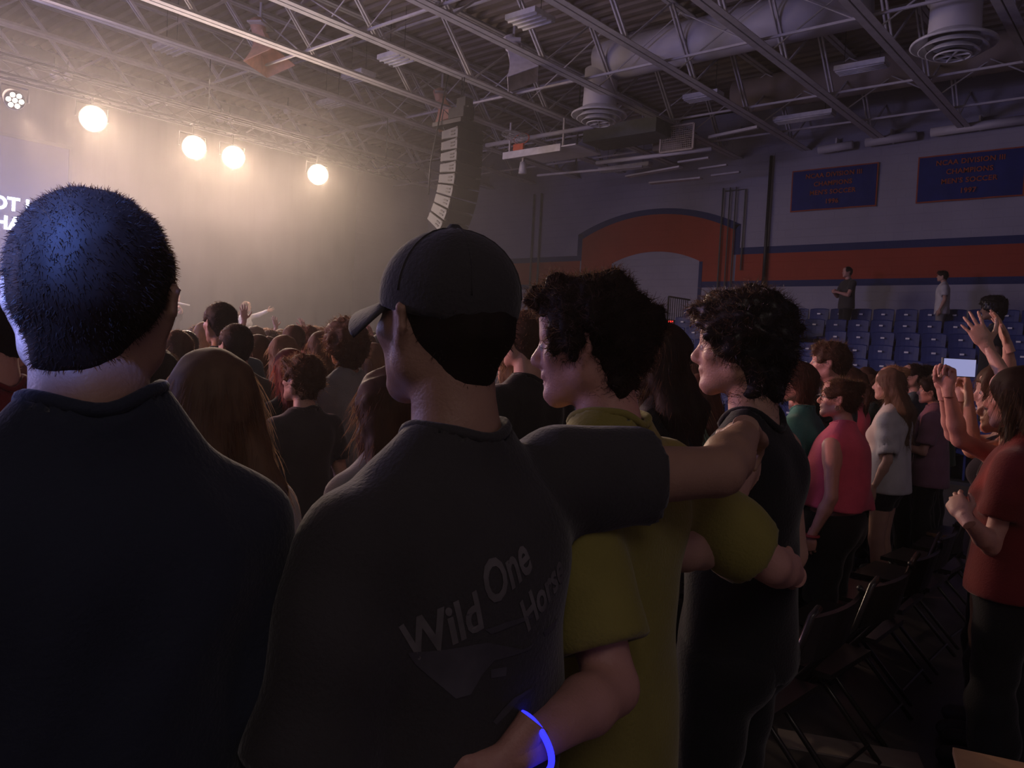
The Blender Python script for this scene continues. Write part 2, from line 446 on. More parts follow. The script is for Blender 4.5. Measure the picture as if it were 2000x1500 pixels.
diffuser(d2, .60, 'round white ring vent at the top right corner', 1.0)
def duct(pts, r, label, m='duct'):
    return tag(MB().tube(pts, r, 28).build('round_duct', M[m], smooth=True), label, 'duct')
duct([(d1[0], d1[1], 7.72), (d1[0] + 1.0, d1[1], 7.72), (-6.4, d1[1], 7.72), (-4.6, d1[1], 7.72)], .40, 'fat pale round duct joined to the middle vent')
duct([(d2[0] - .4, d2[1], 7.72), (2.5, d2[1], 7.72)], .44, 'fat pale round duct joined to the corner vent')
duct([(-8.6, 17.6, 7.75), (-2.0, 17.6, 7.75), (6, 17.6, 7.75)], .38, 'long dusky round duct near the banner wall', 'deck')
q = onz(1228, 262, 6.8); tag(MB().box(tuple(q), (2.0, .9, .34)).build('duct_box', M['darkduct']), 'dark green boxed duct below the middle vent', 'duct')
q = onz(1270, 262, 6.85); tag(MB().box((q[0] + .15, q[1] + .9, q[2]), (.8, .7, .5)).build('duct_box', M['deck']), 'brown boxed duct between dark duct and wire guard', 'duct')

# light troughs
def trough(p, wd, dp, label, m='fixture'):
    e = empty('light_trough', tuple(p)); tag(e, label, 'light fixture', 'unlit roof light fixtures')
    MB().box((0, 0, .05), (wd, dp, .09)).build('housing', M[m], e)
    for i in range(4):
        y = (i - 1.5) * dp / 4.2; MB().tube([(-wd * .48, y, -.01), (wd * .48, y, -.01)], .018, 8).build('lamp_tube', M['fixture'], e, smooth=True)
    for s in (-1, 1): MB().tube([(s * wd * .35, 0, .09), (s * wd * .35, 0, ZC + .02 - p[2])], .006, 5).build('hanger', M['rail'], e)
    return e
trough(onz(1035, 42, 7.2), .66, .55, 'unlit light fixture at top centre between joists')
trough(onz(775, 118, 7.2), .62, .5, 'unlit light fixture left of the white horn')
trough(onz(335, 98, 7.2), .62, .5, 'hazy unlit light fixture upper left of the row of lamps')
trough(onz(700, 152, 7.3), .7, .4, 'unlit light fixture below the left joists')
trough(onz(648, 205, 7.2), .7, .4, 'lowest hazy unlit light fixture left of line array')
trough(onz(1682, 135, 7.1), .9, .32, 'unlit light fixture left of the corner vent')
trough(onz(1373, 192, 7.1), .8, .32, 'unlit light fixture right of the middle vent')
trough(onz(1570, 232, 7.0), 1.3, .30, 'long unlit light fixture above the left banner')
trough(onz(1220, 330, 6.6), 1.6, .22, 'long narrow unlit fixture under the dark duct')

# horn loudspeakers
def horn(p, aimxy, m, label, s=1.0):
    e = empty('horn_loudspeaker', tuple(p), aimxy); tag(e, label, 'loudspeaker', 'roof horn loudspeakers')
    mb = MB(); prof = []
    N = 7
    for i in range(N):
        t = i / (N - 1); wd = (.10 + .36 * t ** 1.8) * s; hh = (.10 + .22 * t ** 1.8) * s; x = t * .62 * s
        prof.append([(x, -wd, -hh), (x, wd, -hh), (x, wd, hh), (x, -wd, hh)])
    for q in prof: mb.v += q
    for i in range(N - 1):
        for k in range(4): a = 4 * i + k; b = 4 * i + (k + 1) % 4; mb.f.append((a, b, b + 4, a + 4))
    o = mb.build('horn_bell', m, e, smooth=False); o.rotation_euler = (0, math.radians(68), 0)
    md = o.modifiers.new('s', 'SOLIDIFY'); md.thickness = .015
    o = MB().lathe([(.001, -.3 * s), (.13 * s, -.28 * s), (.14 * s, -.05 * s), (.09 * s, 0.02)], 20, Matrix.Rotation(PI / 2, 4, 'Y')).build('driver', m, e, smooth=True)
    o.rotation_euler = (0, math.radians(68), 0)
    MB().bar((0, 0, .0), (0, 0, .6), .04, .04).build('mount', M['steel'], e)
    MB().box((.0, 0, .15 * s), (.3 * s, .5 * s, .03)).build('bracket', M['steel'], e)
    return e
horn(onz(1002, 98, 7.35), math.radians(40), M['hornw'], 'white flared horn loudspeaker under the joists at top centre', .95)
horn(onz(508, 66, 7.5), math.radians(30), M['horn_peach'], 'peach flared horn loudspeaker at upper left')
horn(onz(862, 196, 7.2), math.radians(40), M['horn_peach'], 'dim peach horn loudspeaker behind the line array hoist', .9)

# ------------------------------------------------------------------ line array on its hoist
ax, ay = -11.45, 11.50
root = empty('line_array', (ax, ay, 6.0)); tag(root, 'black curved line array loudspeaker hanging by a chain hoist', 'loudspeaker')
z = -.10; x = 0.0; ang = 0.0
MB().box((-.12, 0, .02), (.8, .74, .08)).build('fly_bar', M['blackmetal'], root)
MB().box((0, 0, .30), (.24, .22, .50)).build('hoist_bag', M['black'], root)
tilts = [0, 0, 1, 3, 7, 13, 19, 25, 31]
for k, t in enumerate(tilts):
    t = math.radians(t); hh = .215
    R = Matrix.Rotation(t, 3, 'Y')
    cx = x - math.sin(t) * hh / 2; cz = z - math.cos(t) * hh / 2
    me = MB()
    # trapezoid cabinet: front taller than the back
    v = [(.22, -.35, -.105), (.22, .35, -.105), (.22, .35, .105), (.22, -.35, .105), (-.30, -.30, -.08), (-.30, .30, -.08), (-.30, .30, .08), (-.30, -.30, .08)]
    me.v = [tuple(R @ Vector(q)) for q in v]; me.f = [(0, 1, 2, 3), (4, 7, 6, 5), (0, 4, 5, 1), (3, 2, 6, 7), (0, 3, 7, 4), (1, 5, 6, 2)]
    c = me.build('cabinet', M['black'], root, loc=(cx, 0, cz))
    g = MB().box((.23, 0, 0), (.012, .66, .19)).build('grille', M['black'], c); g.rotation_euler = (0, t, 0)
    sp = MB(); sp.v = [(.215, -.362, -.1), (.215, -.362, .1), (-.28, -.312, .075), (-.28, -.312, -.075)]; sp.f = [(0, 1, 2, 3)]
    o = sp.build('side_panel', M['greybox'], c); o.rotation_euler = (0, t, 0); o['label'] = 'pale grey side panel'
    md = o.modifiers.new('s', 'SOLIDIFY'); md.thickness = .012
    hd = MB()
    for dz in (-.032, .032): hd.box((.08, -.358, dz), (.11, .03, .028))
    hd.box((.19, -.365, .085), (.04, .03, .04))
    o = hd.build('rigging_slots', M['black'], c); o.rotation_euler = (0, t, 0)
    x += -math.sin(t) * (hh + .006); z += -math.cos(t) * (hh + .006)
h = empty('chain_hoist', tuple(onx(898, 222, ax))); tag(h, 'dark electric chain hoist above the line array', 'hoist')
MB().box((0, 0, 0), (.42, .22, .20)).build('motor_body', M['blackmetal'], h)
MB().box((.08, .12, .02), (.24, .16, .26)).build('gear_case', M['black'], h)
MB().box((.09, .205, .05), (.16, .01, .1)).build('rating_plate', M['tag'], h)
hz = float(h.location.z)
for s in (-.03, .03): MB().tube([(s, .05, .1), (s, .05, 6.98 - hz)], .012, 6).build('chain', M['blackmetal'], h)
MB().tube([(0, .05, -.1), (0, .05, 6.55 - hz)], .02, 6).build('hook', M['blackmetal'], h)
MB().tube([(-.2, -.1, -.02), (-.34, -.12, .1), (-.38, -.12, -.1), (-.3, -.1, -.32), (-.05, -.05, -.38), (.1, .0, -.42)], .012, 6).build('cable_loop', M['black'], h, smooth=True)
tag(MB().tube([(ax - .2, ay - .3, 7.0), (ax - .38, ay - .5, 5.2), (ax - .4, ay - .5, 4.6)], .016, 8).build('cable_run', M['black'], smooth=True), 'dark cable hanging beside the back of the line array', 'cable')

# ------------------------------------------------------------------ folded basketball goal and rails under the roof
g = empty('basketball_goal', tuple(onz(1005, 300, 6.15))); tag(g, 'basketball goal folded up flat under the roof', 'basketball goal')
MB().box((.5, 0, -.02), (1.7, .05, .16)).build('backboard_edge', M['fixture'], g)
MB().box((.9, .5, .0), (1.7, 1.0, .03)).build('backboard', M['duct'], g)
MB().tube([(.23 * math.cos(a) + .1, .1, .35 + .12 * math.sin(a)) for a in [2 * PI * i / 20 for i in range(20)]], .016, 6, close=True).build('hoop', M['rim'], g, smooth=True)
net = MB()
for i in range(12):
    a = 2 * PI * i / 12; b = a + PI / 6; c = a - PI / 6
    for e_ in (b, c):
        net.tube([(.23 * math.cos(a) + .1, .1 + .0, .35 + .12 * math.sin(a)), (.18 * math.cos(e_) + .08, -.2, .36 + .1 * math.sin(e_)), (.12 * math.cos(a) + .06, -.42, .36 + .07 * math.sin(a))], .008, 4)
net.build('net', M['net'], g)
MB().box((.1, .02, .13), (.3, .06, .16)).build('bumper', M['rim'], g)
MB().bar((-.2, .05, .0), (-.2, .05, .75), .04, .04).build('mast', M['steel'], g); MB().bar((1.1, .4, .0), (1.1, .4, .75), .04, .04).build('mast', M['steel'], g)
def rail(p0, p1, wd, th, label, m='steel', z=6.5):
    a = onz(*p0, z); b = onz(*p1, z); return tag(MB().bar(tuple(a), tuple(b), wd, th).build('roof_rail', M[m]), label, 'rail')
pipe('roof_pipe', [tuple(onz(950, 284, 6.6)), tuple(onz(1160, 247, 6.6))], .055, M['duct'], 'pale round pipe running above the folded basketball goal')
pipe('roof_pipe', [tuple(onz(1165, 318, 6.3)), tuple(onz(1390, 291, 6.3))], .05, M['duct'], 'pale round pipe running under the wire guard')
rail((1050, 343), (1255, 325), .07, .05, 'thin pale rail right of the basketball goal', z=6.25)
rail((1225, 345), (1330, 326), .16, .04, 'broad pale rail under the round pipe', z=6.2)
rail((1270, 358), (1370, 348), .18, .04, 'lowest broad pale rail beside the arch top', z=6.15)
rail((1325, 317), (1385, 308), .08, .04, 'short pale rail left of the wire guard foot', z=6.3)
rail((1365, 330), (1420, 322), .08, .04, 'short pale rail above the wall conduits', z=6.3)
rail((1390, 343), (1445, 336), .08, .04, 'shortest pale rail touching the wall corner', z=6.3)
rail((1385, 268), (1480, 248), .07, .06, 'pale rail on the right of the wire guard', z=6.7)
pipe('hanging_line', [tuple(onz(1125, 322, 6.15)), tuple(onz(1125, 322, 6.15) + np.array([0, 0, 2.07]))], .02, M['blackmetal'], 'thin black drop line beside the basketball goal', 'cable')
sp_ = empty('ceiling_speaker', tuple(onz(1021, 329, 5.95))); tag(sp_, 'small white can light clipped under the basketball goal', 'light fixture')
MB().lathe([(.001, .16), (.07, .15), (.09, .0), (.10, -.12), (.001, -.13)], 16).build('can', M['fixture'], sp_, smooth=True); MB().box((0, 0, .2), (.05, .05, .1)).build('yoke', M['steel'], sp_)
# wire guard
gp = onz(1322, 270, 6.6); gr = empty('wire_guard', tuple(gp)); tag(gr, 'square wire mesh guard panel hung under the roof', 'guard')
for (a, b) in (((-.42, 0, -.28), (.42, 0, -.28)), ((-.42, 0, .28), (.42, 0, .28)), ((-.42, 0, -.28), (-.42, 0, .28)), ((.42, 0, -.28), (.42, 0, .28))): MB().bar(a, b, .04, .04).build('frame_bar', M['guard'], gr)
wires = MB()
for i in range(1, 18): x = -.42 + .84 * i / 18; wires.bar((x, 0, -.28), (x, 0, .28), .008, .008)
for i in range(1, 12): zz = -.28 + .56 * i / 12; wires.bar((-.42, 0, zz), (.42, 0, zz), .008, .008)
tag(wires.build('wire_mesh', M['guard'], gr), kind='stuff')

# ------------------------------------------------------------------ stage, truss, lamps, screen
struct(MB().box((-17.2, 3.0, .375), (6.6, 15.0, .75)).build('stage_platform', M['stage']))
tr = empty('lighting_truss', (TRX, 0, 5.62)); tag(tr, 'long box lighting truss above the stage carrying the bright lamps', 'truss')
for (dx, dz) in ((-.15, 0), (.15, 0), (-.15, .3), (.15, .3)): MB().tube([(dx, -5, dz), (dx, 13, dz)], .024, 6).build('truss_chord', M['black'], tr)
lac = MB()
yy = -5.0
while yy < 13: lac.bar((.15, yy, 0), (.15, yy + .45, .3), .014, .014); lac.bar((-.15, yy, .3), (-.15, yy + .45, 0), .014, .014); lac.bar((-.15, yy, 0), (.15, yy + .45, 0), .014, .014); yy += .45
tag(lac.build('truss_lacing', M['black'], tr), kind='stuff')
for yy in (0.5, 8.0, 12.5): MB().tube([(0, yy, .3), (0, yy, ZB - 5.62)], .012, 5).build('hanging_chain', M['blackmetal'], tr)
tr2 = empty('lighting_truss', (TRX - 1.6, 0, 6.1)); tag(tr2, 'rear lighting truss faint in the haze above the left lamps', 'truss')
for (dx, dz) in ((-.15, 0), (.15, 0), (0, .28)): MB().tube([(dx, -5, dz), (dx, 13, dz)], .024, 6).build('truss_chord', M['darkduct'], tr2)
lac = MB(); yy = -5.0
while yy < 12.6: lac.bar((.15, yy, 0), (0, yy + .3, .28), .014, .014); lac.bar((-.15, yy, 0), (.15, yy + .6, 0), .014, .014); yy += .6
tag(lac.build('truss_lacing', M['darkduct'], tr2), kind='stuff')
lamp_names = ['leftmost of the four blazing warm stage lamps', 'left lamp of the close middle pair of blazing stage lamps', 'right lamp of the close middle pair of blazing stage lamps', 'rightmost of the four blazing warm stage lamps']
for i, p in enumerate(LAMP_POS):
    e = empty('stage_lamp', tuple(p)); tag(e, lamp_names[i], 'stage lamp', 'blazing warm stage lamps')
    dvec = (Vector((0, 0, 1.6)) - Vector(p)); q = dvec.to_track_quat('Z', 'Y').to_matrix().to_4x4()
    MB().lathe([(.001, -.30), (.14, -.28), (.19, -.12), (.22, 0.0), (.225, .02)], 28, q).build('lamp_body', M['black'], e, smooth=True)
    MB().lathe([(.001, .03), (.10, .028), (.195, .01), (.21, .0)], 28, q).build('lens', M['lens'], e, smooth=True)
    MB().tube([(-.05, -.27, 0), (-.05, -.27, .25), (-.05, .27, .25), (-.05, .27, 0)], .018, 6).build('yoke', M['blackmetal'], e)
    MB().tube([(-.05, 0, .25), (-.05, 0, 5.66 - p[2])], .02, 6).tube([(-.17, 0, 5.64 - p[2]), (.17, 0, 5.64 - p[2])], .02, 6).build('clamp', M['blackmetal'], e)
e = empty('moving_head', tuple(SIDE_LAMP)); tag(e, 'small moving head with seven bright lenses at the left edge', 'stage lamp')
q = Vector((-.1, -.35, -.93)).to_track_quat('Z', 'Y'); q = (Vector((6, 0, -3)) - Vector((0, 0, 0))).to_track_quat('Z', 'Y').to_matrix().to_4x4()
MB().lathe([(.001, -.22), (.12, -.2), (.15, -.05), (.16, .03), (.15, .04)], 24, q).build('lamp_body', M['black'], e, smooth=True)
for k in range(7):
    a = k * PI / 3; r = 0 if k == 6 else .095
    o = MB().lathe([(.001, .055), (.025, .05), (.04, .035)], 14, q @ Matrix.Translation((r * math.cos(a), r * math.sin(a), 0))).build('lens', M['lens_small'], e, smooth=True)
MB().tube([(0, -.2, 0), (0, -.2, .22), (0, .2, .22), (0, .2, 0)], .02, 6).build('yoke', M['blackmetal'], e)
for k, (px, py) in enumerate(((108, 145), (132, 150), (431, 232), (449, 236), (543, 248), (562, 216))):
    p = onx(px, py, TRX - 1.6); e = empty('idle_lamp', tuple(p)); tag(e, ['left of two small idle lamps above the leftmost blazing lamp', 'right of two small idle lamps above the leftmost blazing lamp', 'left of two small idle lamps above the middle pair', 'right of two small idle lamps above the middle pair', 'lower idle lamp above the rightmost blazing lamp', 'upper idle lamp above the rightmost blazing lamp'][k], 'stage lamp', 'small idle lamps on the truss')
    MB().lathe([(.001, -.1), (.07, -.09), (.08, .05), (.001, .06)], 14, Matrix.Rotation(PI / 2, 4, 'Y')).build('lamp_body', M['steel'], e, smooth=True)
    MB().bar((0, 0, .05), (0, 0, max(.3, 6.12 - p[2])), .02, .02).bar((-.17, 0, 6.1 - p[2]), (.17, 0, 6.1 - p[2]), .02, .02).build('clamp', M['blackmetal'], e)
# lyric screen
sc_ = empty('led_screen', (-17.0, 2.4, 3.55)); tag(sc_, 'large stage screen glowing violet with white lyric lines', 'screen')
MB().box((0, 0, 0), (.10, 7.6, 3.0)).build('panel', M['screen'], sc_); 
for (c, d) in (((.0, 0, 1.53), (.14, 7.7, .06)), ((.0, 0, -1.53), (.14, 7.7, .06)), ((.0, 3.83, 0), (.14, .06, 3.1)), ((0, -3.83, 0), (.14, .06, 3.1))): MB().box(c, d).build('frame_bar', M['black'], sc_)
t1 = onx(22, 400, -16.93); t2 = onx(0, 437, -16.93)
for (t, p) in (('OT JO', onx(37, 402, -16.93)), ('HAT', onx(27, 438, -16.93))):
    o = put('lyric_text', text_mesh(t, .335, M['lyric'], .004, bold=.010), sc_, (.07, p[1] - 2.4, p[2] - 3.55)); o.rotation_euler = (PI / 2, 0, PI / 2)
# side fill box at far left of the stage front
# ------------------------------------------------------------------ bleachers with blue seats
bl = empty('bleachers', (0, 0, 0)); tag(bl, 'telescopic bleachers with rows of blue plastic seats below the banner wall', 'bleachers')
BX0, BX1 = -10.5, -.3
ROWS = 8; TOPZ = 2.08; RISE = .29; PITCH = .80; Y0 = 18.75
for k in range(ROWS):
    z = TOPZ - k * RISE; y = Y0 - k * PITCH
    MB().box(((BX0 + BX1) / 2, y + .1, z - .03), (BX1 - BX0, PITCH + .05, .06)).build('deck_board', M['bleach'], bl)
    MB().box(((BX0 + BX1) / 2, y - PITCH / 2 + .1, z - RISE / 2 - .03), (BX1 - BX0, .03, RISE)).build('riser', M['bleach'], bl)
MB().box(((BX0 + BX1) / 2, 19.5, TOPZ - .03), (BX1 - BX0, .9, .06)).build('deck_board', M['bleach'], bl)
def seat_mesh():
    mb = MB(); n = 5
    # back: gently curved shell, then the pan
    pr = [(.18, .44), (.20, .46), (.03, .47), (-.20, .45), (-.23, .42), (-.22, .40), (.0, .43), (.16, .42)]
    back = [(.14, .42), (.17, .60), (.20, .84), (.215, .86), (.235, .85), (.21, .60), (.18, .40)]
    for prof in (pr, back):
        b = len(mb.v); L = len(prof)
        for i in range(n + 1):
            u = i / n - .5; x = u * .43; cv = .03 * (1 - 4 * u * u)
            for (py, pz) in prof: mb.v.append((x, py + cv * (1 if prof is back else 0), pz - (cv if prof is pr else (.02 * (2 * abs(u)) ** 4))))
        for i in range(n):
            for j in range(L): j2 = (j + 1) % L; mb.f.append((b + i * L + j, b + i * L + j2, b + (i + 1) * L + j2, b + (i + 1) * L + j))
        mb.f.append(tuple(b + j for j in range(L))); mb.f.append(tuple(b + n * L + j for j in range(L))[::-1])
    mb.box((-.12, .05, .21), (.03, .3, .42)); mb.box((.12, .05, .21), (.03, .3, .42))
    return mb.mesh('seat', M['seat'], False)
seat_me = seat_mesh(); plate_me = MB().box((0, 0, 0), (.075, .008, .032)).mesh('number_plate', M['tag'])
for k in range(ROWS):
    z = TOPZ - k * RISE; y = Y0 - k * PITCH; n = int((BX1 - BX0 - .3) / .475)
    for i in range(n):
        x = BX0 + .35 + i * .475 + (.2 if k % 2 else 0)
        if -1.9 < x < -1.2 or (k in (2,) and i in (8,)): continue
        s = put('seat', seat_me, bl, (x, y, z)); put('number_plate', plate_me, s, (0, .165, .73))
# side rail with pickets, stepped like the rows
rl = empty('bleacher_railing', (BX0 - .15, 0, 0)); tag(rl, 'stepped black picket railing at the left end of the bleachers', 'railing')
for k in range(4):
    ya = 19.75 - k * 1.15; yb = ya - 1.15; zt = 3.20 - k * .42; zb = zt - 1.3 if k else zt - 1.3
    MB().tube([(0, ya, zt), (0, yb, zt)], .025, 6).build('top_rail', M['rail'], rl); MB().tube([(0, ya, zb), (0, yb, zb)], .02, 6).build('bottom_rail', M['rail'], rl)
    MB().tube([(0, yb, 0 if k == 3 else zb - .4), (0, yb, zt)], .025, 6).build('post', M['rail'], rl)
    for i in range(1, 10): y = ya - 1.15 * i / 10; MB().tube([(0, y, zb), (0, y, zt)], .011, 5, caps=False).build('picket', M['rail'], rl)

# ------------------------------------------------------------------ folding chairs on the floor
def chair_thing(m):
    e = empty('folding_chair')
    MB().box((.02, 0, .44), (.40, .40, .022)).build('seat', m, e)
    mb = MB(); n = 6
    for i in range(n + 1):
        u = i / n - .5
        for (dx, dz) in ((0, 0), (-.035, .16), (-.022, .165), (.014, 0)): mb.v.append((-.235 - .04 + dx - .03 * (1 - 4 * u * u), u * .42, .66 + dz))
    for i in range(n):
        for j in range(4): j2 = (j + 1) % 4; mb.f.append((4 * i + j, 4 * i + j2, 4 * i + 4 + j2, 4 * i + 4 + j))
    mb.build('backrest', m, e)
    for s in (-1, 1):
        MB().tube([(.24, s * .215, .0), (-.10, s * .215, .45), (-.26, s * .215, .66), (-.31, s * .212, .83), (-.315, s * .17, .85)], .012, 7).build('front_leg', M['chair'], e, smooth=True)
        MB().tube([(-.25, s * .19, .0), (.17, s * .19, .43)], .011, 7).build('rear_leg', M['chair'], e, smooth=True)
    MB().tube([(.18, -.215, .08), (.18, .215, .08)], .008, 6).build('crossbar', M['chair'], e); MB().tube([(-.2, -.19, .06), (-.2, .19, .06)], .008, 6).build('crossbar', M['chair'], e)
    return e
proto_chair = chair_thing(M['chair'])
chair_spots = []
for rx, xx in enumerate((-1.15, -2.05, -2.95, -3.85)):
    for j in range(9): chair_spots.append((xx + rnd.uniform(-.04, .04), 2.75 + j * .54, PI + rnd.uniform(-.08, .08)))
first = True; ci = 0
rown = ['row of folding chairs nearest the camera', 'second row of folding chairs behind the pink top', 'third row of folding chairs in the dark', 'fourth row of folding chairs in the dark']
for (x, y, a) in chair_spots:
    row = ci // 9; j = ci % 9
    lab = 'dark metal folding chair, ' + ['nearest', 'second', 'third', 'fourth', 'fifth', 'sixth', 'seventh', 'eighth', 'farthest'][j] + ' of the ' + rown[row]
    if first: o = proto_chair; o.location = (x, y, 0); o.rotation_euler = (0, 0, a); o['label'] = lab; first = False
    else: o = copy_thing(proto_chair, (x, y, 0), lab, (0, 0, a))
    tag(o, lab, 'chair', 'dark metal folding chairs on the floor'); ci += 1
o = chair_thing(M['tanchair']); pt = onz(2010, 1490, .55); o.location = (float(pt[0]) + .05, float(pt[1]) + .05, 0); o.rotation_euler = (0, 0, PI + .3)
tag(o, 'tan folding chair cut off at the bottom right corner', 'chair')
a = onz(1520, 1440, .004); b = onz(1800, 1490, .004)
tag(MB().bar((a[0], a[1], .004), (b[0], b[1], .004), .16, .008).build('floor_strip', M['strip']), 'pale flat cable strip across the floor at lower right', 'strip')

# ================================================================== bodies
def smin(a, b, k):
    h = np.clip(.5 + .5 * (b - a) / k, 0, 1)
    return b + (a - b) * h - k * h * (1 - h)

class Fld:
    """signed distance grid, turned into a mesh by surface nets"""
    def __init__(s, lo, hi, h):
        s.h = h; s.lo = np.array(lo, float); n = np.ceil((np.array(hi) - s.lo) / h).astype(int) + 1
        s.n = n; s.F = np.full(n, .25, np.float32)
        s.ax = [s.lo[i] + h * np.arange(n[i], dtype=np.float32) for i in range(3)]
    def _blk(s, lo, hi):
        a = np.clip(np.floor((np.array(lo) - s.lo) / s.h).astype(int), 0, s.n); b = np.clip(np.ceil((np.array(hi) - s.lo) / s.h).astype(int) + 1, 0, s.n)
        if np.any(b <= a): return None
        sl = tuple(slice(a[i], b[i]) for i in range(3))
        P = [s.ax[0][sl[0]][:, None, None], s.ax[1][sl[1]][None, :, None], s.ax[2][sl[2]][None, None, :]]
        return sl, P
    def _op(s, sl, d, k, mode):
        f = s.F[sl]
        if mode == 'u': s.F[sl] = smin(f, d, k)
        elif mode == 's': s.F[sl] = -smin(-f, d, k)
        elif mode == 'i': s.F[sl] = -smin(-f, -d, k)
    def rc(s, a, b, r1, r2, k=.02, mode='u', flat=None, q=1.0):
        a = np.array(a, float); b = np.array(b, float); R = max(r1, r2) * max(1, q) + k + .012
        blk = s._blk(np.minimum(a, b) - R, np.maximum(a, b) + R)
        if blk is None: return s
        sl, P = blk; ab = b - a; L2 = float(ab @ ab) + 1e-12
        px, py, pz = P[0] - a[0], P[1] - a[1], P[2] - a[2]
        t = np.clip((px * ab[0] + py * ab[1] + pz * ab[2]) / L2, 0, 1)
        dx, dy, dz = px - t * ab[0], py - t * ab[1], pz - t * ab[2]
        if flat is not None:
            n = np.array(flat, float); n = n / np.linalg.norm(n); c = dx * n[0] + dy * n[1] + dz * n[2]; e = c * (1 / q - 1)
            dx = dx + e * n[0]; dy = dy + e * n[1]; dz = dz + e * n[2]
        d = np.sqrt(dx * dx + dy * dy + dz * dz) - (r1 + (r2 - r1) * t)
        if flat is not None: d = d * min(1, q) if q < 1 else d
        s._op(sl, d.astype(np.float32), k, mode); return s
    def el(s, c, r, k=.02, mode='u', M3=None):
        c = np.array(c, float); r = np.array(r, float); R = (r.max() if M3 is not None else r) + k + .012
        blk = s._blk(c - R, c + R)
        if blk is None: return s
        sl, P = blk; x, y, z = P[0] - c[0], P[1] - c[1], P[2] - c[2]
        if M3 is not None:
            m = np.array(M3)  # columns: local axes
            x, y, z = (x * m[0][0] + y * m[1][0] + z * m[2][0], x * m[0][1] + y * m[1][1] + z * m[2][1], x * m[0][2] + y * m[1][2] + z * m[2][2])
        k0 = np.sqrt((x / r[0]) ** 2 + (y / r[1]) ** 2 + (z / r[2]) ** 2) + 1e-6
        k1 = np.sqrt((x / r[0] ** 2) ** 2 + (y / r[1] ** 2) ** 2 + (z / r[2] ** 2) ** 2) + 1e-6
        s._op(sl, (k0 * (k0 - 1) / k1).astype(np.float32), k, mode); return s
    def cut(s, p, n, k=.004):
        """keep the side the normal points away from"""
        n = np.array(n, float); n = n / np.linalg.norm(n)
        d = (s.ax[0][:, None, None] - p[0]) * n[0] + (s.ax[1][None, :, None] - p[1]) * n[1] + (s.ax[2][None, None, :] - p[2]) * n[2]
        s.F = -smin(-s.F, -d.astype(np.float32), k); return s
    def noise(s, amp, freq, seed=0, curl=0):
        r = np.random.RandomState(seed); X, Y, Z = s.ax[0][:, None, None], s.ax[1][None, :, None], s.ax[2][None, None, :]
        m = np.abs(s.F) < .04 + amp; out = np.zeros_like(s.F)
        for i in range(4):
            u = r.normal(size=3); u /= np.linalg.norm(u); v = r.normal(size=3); v /= np.linalg.norm(v); f = freq * (.7 + .6 * r.rand())
            out += np.sin(f * (X * u[0] + Y * u[1] + Z * u[2]) + r.rand() * 6) * np.sin(f * (X * v[0] + Y * v[1] + Z * v[2]) + r.rand() * 6)
        s.F = s.F + np.where(m, out * amp * .5, 0).astype(np.float32); return s
    def folds(s, amp, freq, d=(0, 0, 1), seed=0):
        """cloth folds: warped ridges across direction d"""
        r = np.random.RandomState(seed); X, Y, Z = s.ax[0][:, None, None], s.ax[1][None, :, None], s.ax[2][None, None, :]
        w_ = .9 * np.sin(7 * X + 3 * Z + r.rand() * 6) + .9 * np.sin(6 * Y - 4 * Z + r.rand() * 6) + .7 * np.sin(9 * Z + 5 * Y + r.rand() * 6)
        f = np.sin(freq * (X * d[0] + Y * d[1] + Z * d[2]) + 2.2 * w_); g = .5 + .5 * np.sin(5 * Y + 4 * Z + 3 * X + r.rand() * 6)
        s.F = s.F + (amp * f * g).astype(np.float32); return s
    def mesh(s):
        F = s.F; F[0] = F[-1] = .1; F[:, 0] = F[:, -1] = .1; F[:, :, 0] = F[:, :, -1] = .1
        S = F < 0; n = s.n; cn = n - 1
        tot = int(cn[0] * cn[1] * cn[2]); sx, sy = int(cn[1] * cn[2]), int(cn[2])
        sums = np.zeros((tot, 3)); cnt = np.zeros(tot); E = []
        for a in range(3):
            lo = [slice(None)] * 3; hi = [slice(None)] * 3; lo[a] = slice(0, -1); hi[a] = slice(1, None)
            idx = np.argwhere(S[tuple(lo)] != S[tuple(hi)])
            if len(idx) == 0: E.append((idx, None)); continue
            f0 = F[tuple(idx.T)]; j = idx.copy(); j[:, a] += 1; f1 = F[tuple(j.T)]; t = f0 / (f0 - f1)
            p = idx.astype(float); p[:, a] += t; b, c = (a + 1) % 3, (a + 2) % 3; cells = []
            for (db, dc) in ((-1, -1), (0, -1), (0, 0), (-1, 0)):
                q = idx.copy(); q[:, b] += db; q[:, c] += dc
                ci_ = q[:, 0] * sx + q[:, 1] * sy + q[:, 2]; cells.append(ci_)
                for k in range(3): sums[:, k] += np.bincount(ci_, p[:, k], tot)
                cnt += np.bincount(ci_, minlength=tot)
            E.append((idx, (np.stack(cells, 1), S[tuple(idx.T)])))
        used = np.nonzero(cnt)[0]; mp = np.full(tot, -1, np.int64); mp[used] = np.arange(len(used))
        V = sums[used] / cnt[used][:, None] * s.h + s.lo; Q = []
        for idx, e in E:
            if e is None: continue
            q = mp[e[0]]; inside = e[1]; q[~inside] = q[~inside][:, ::-1]; Q.append(q)
        return V, (np.concatenate(Q) if Q else np.zeros((0, 4), int))

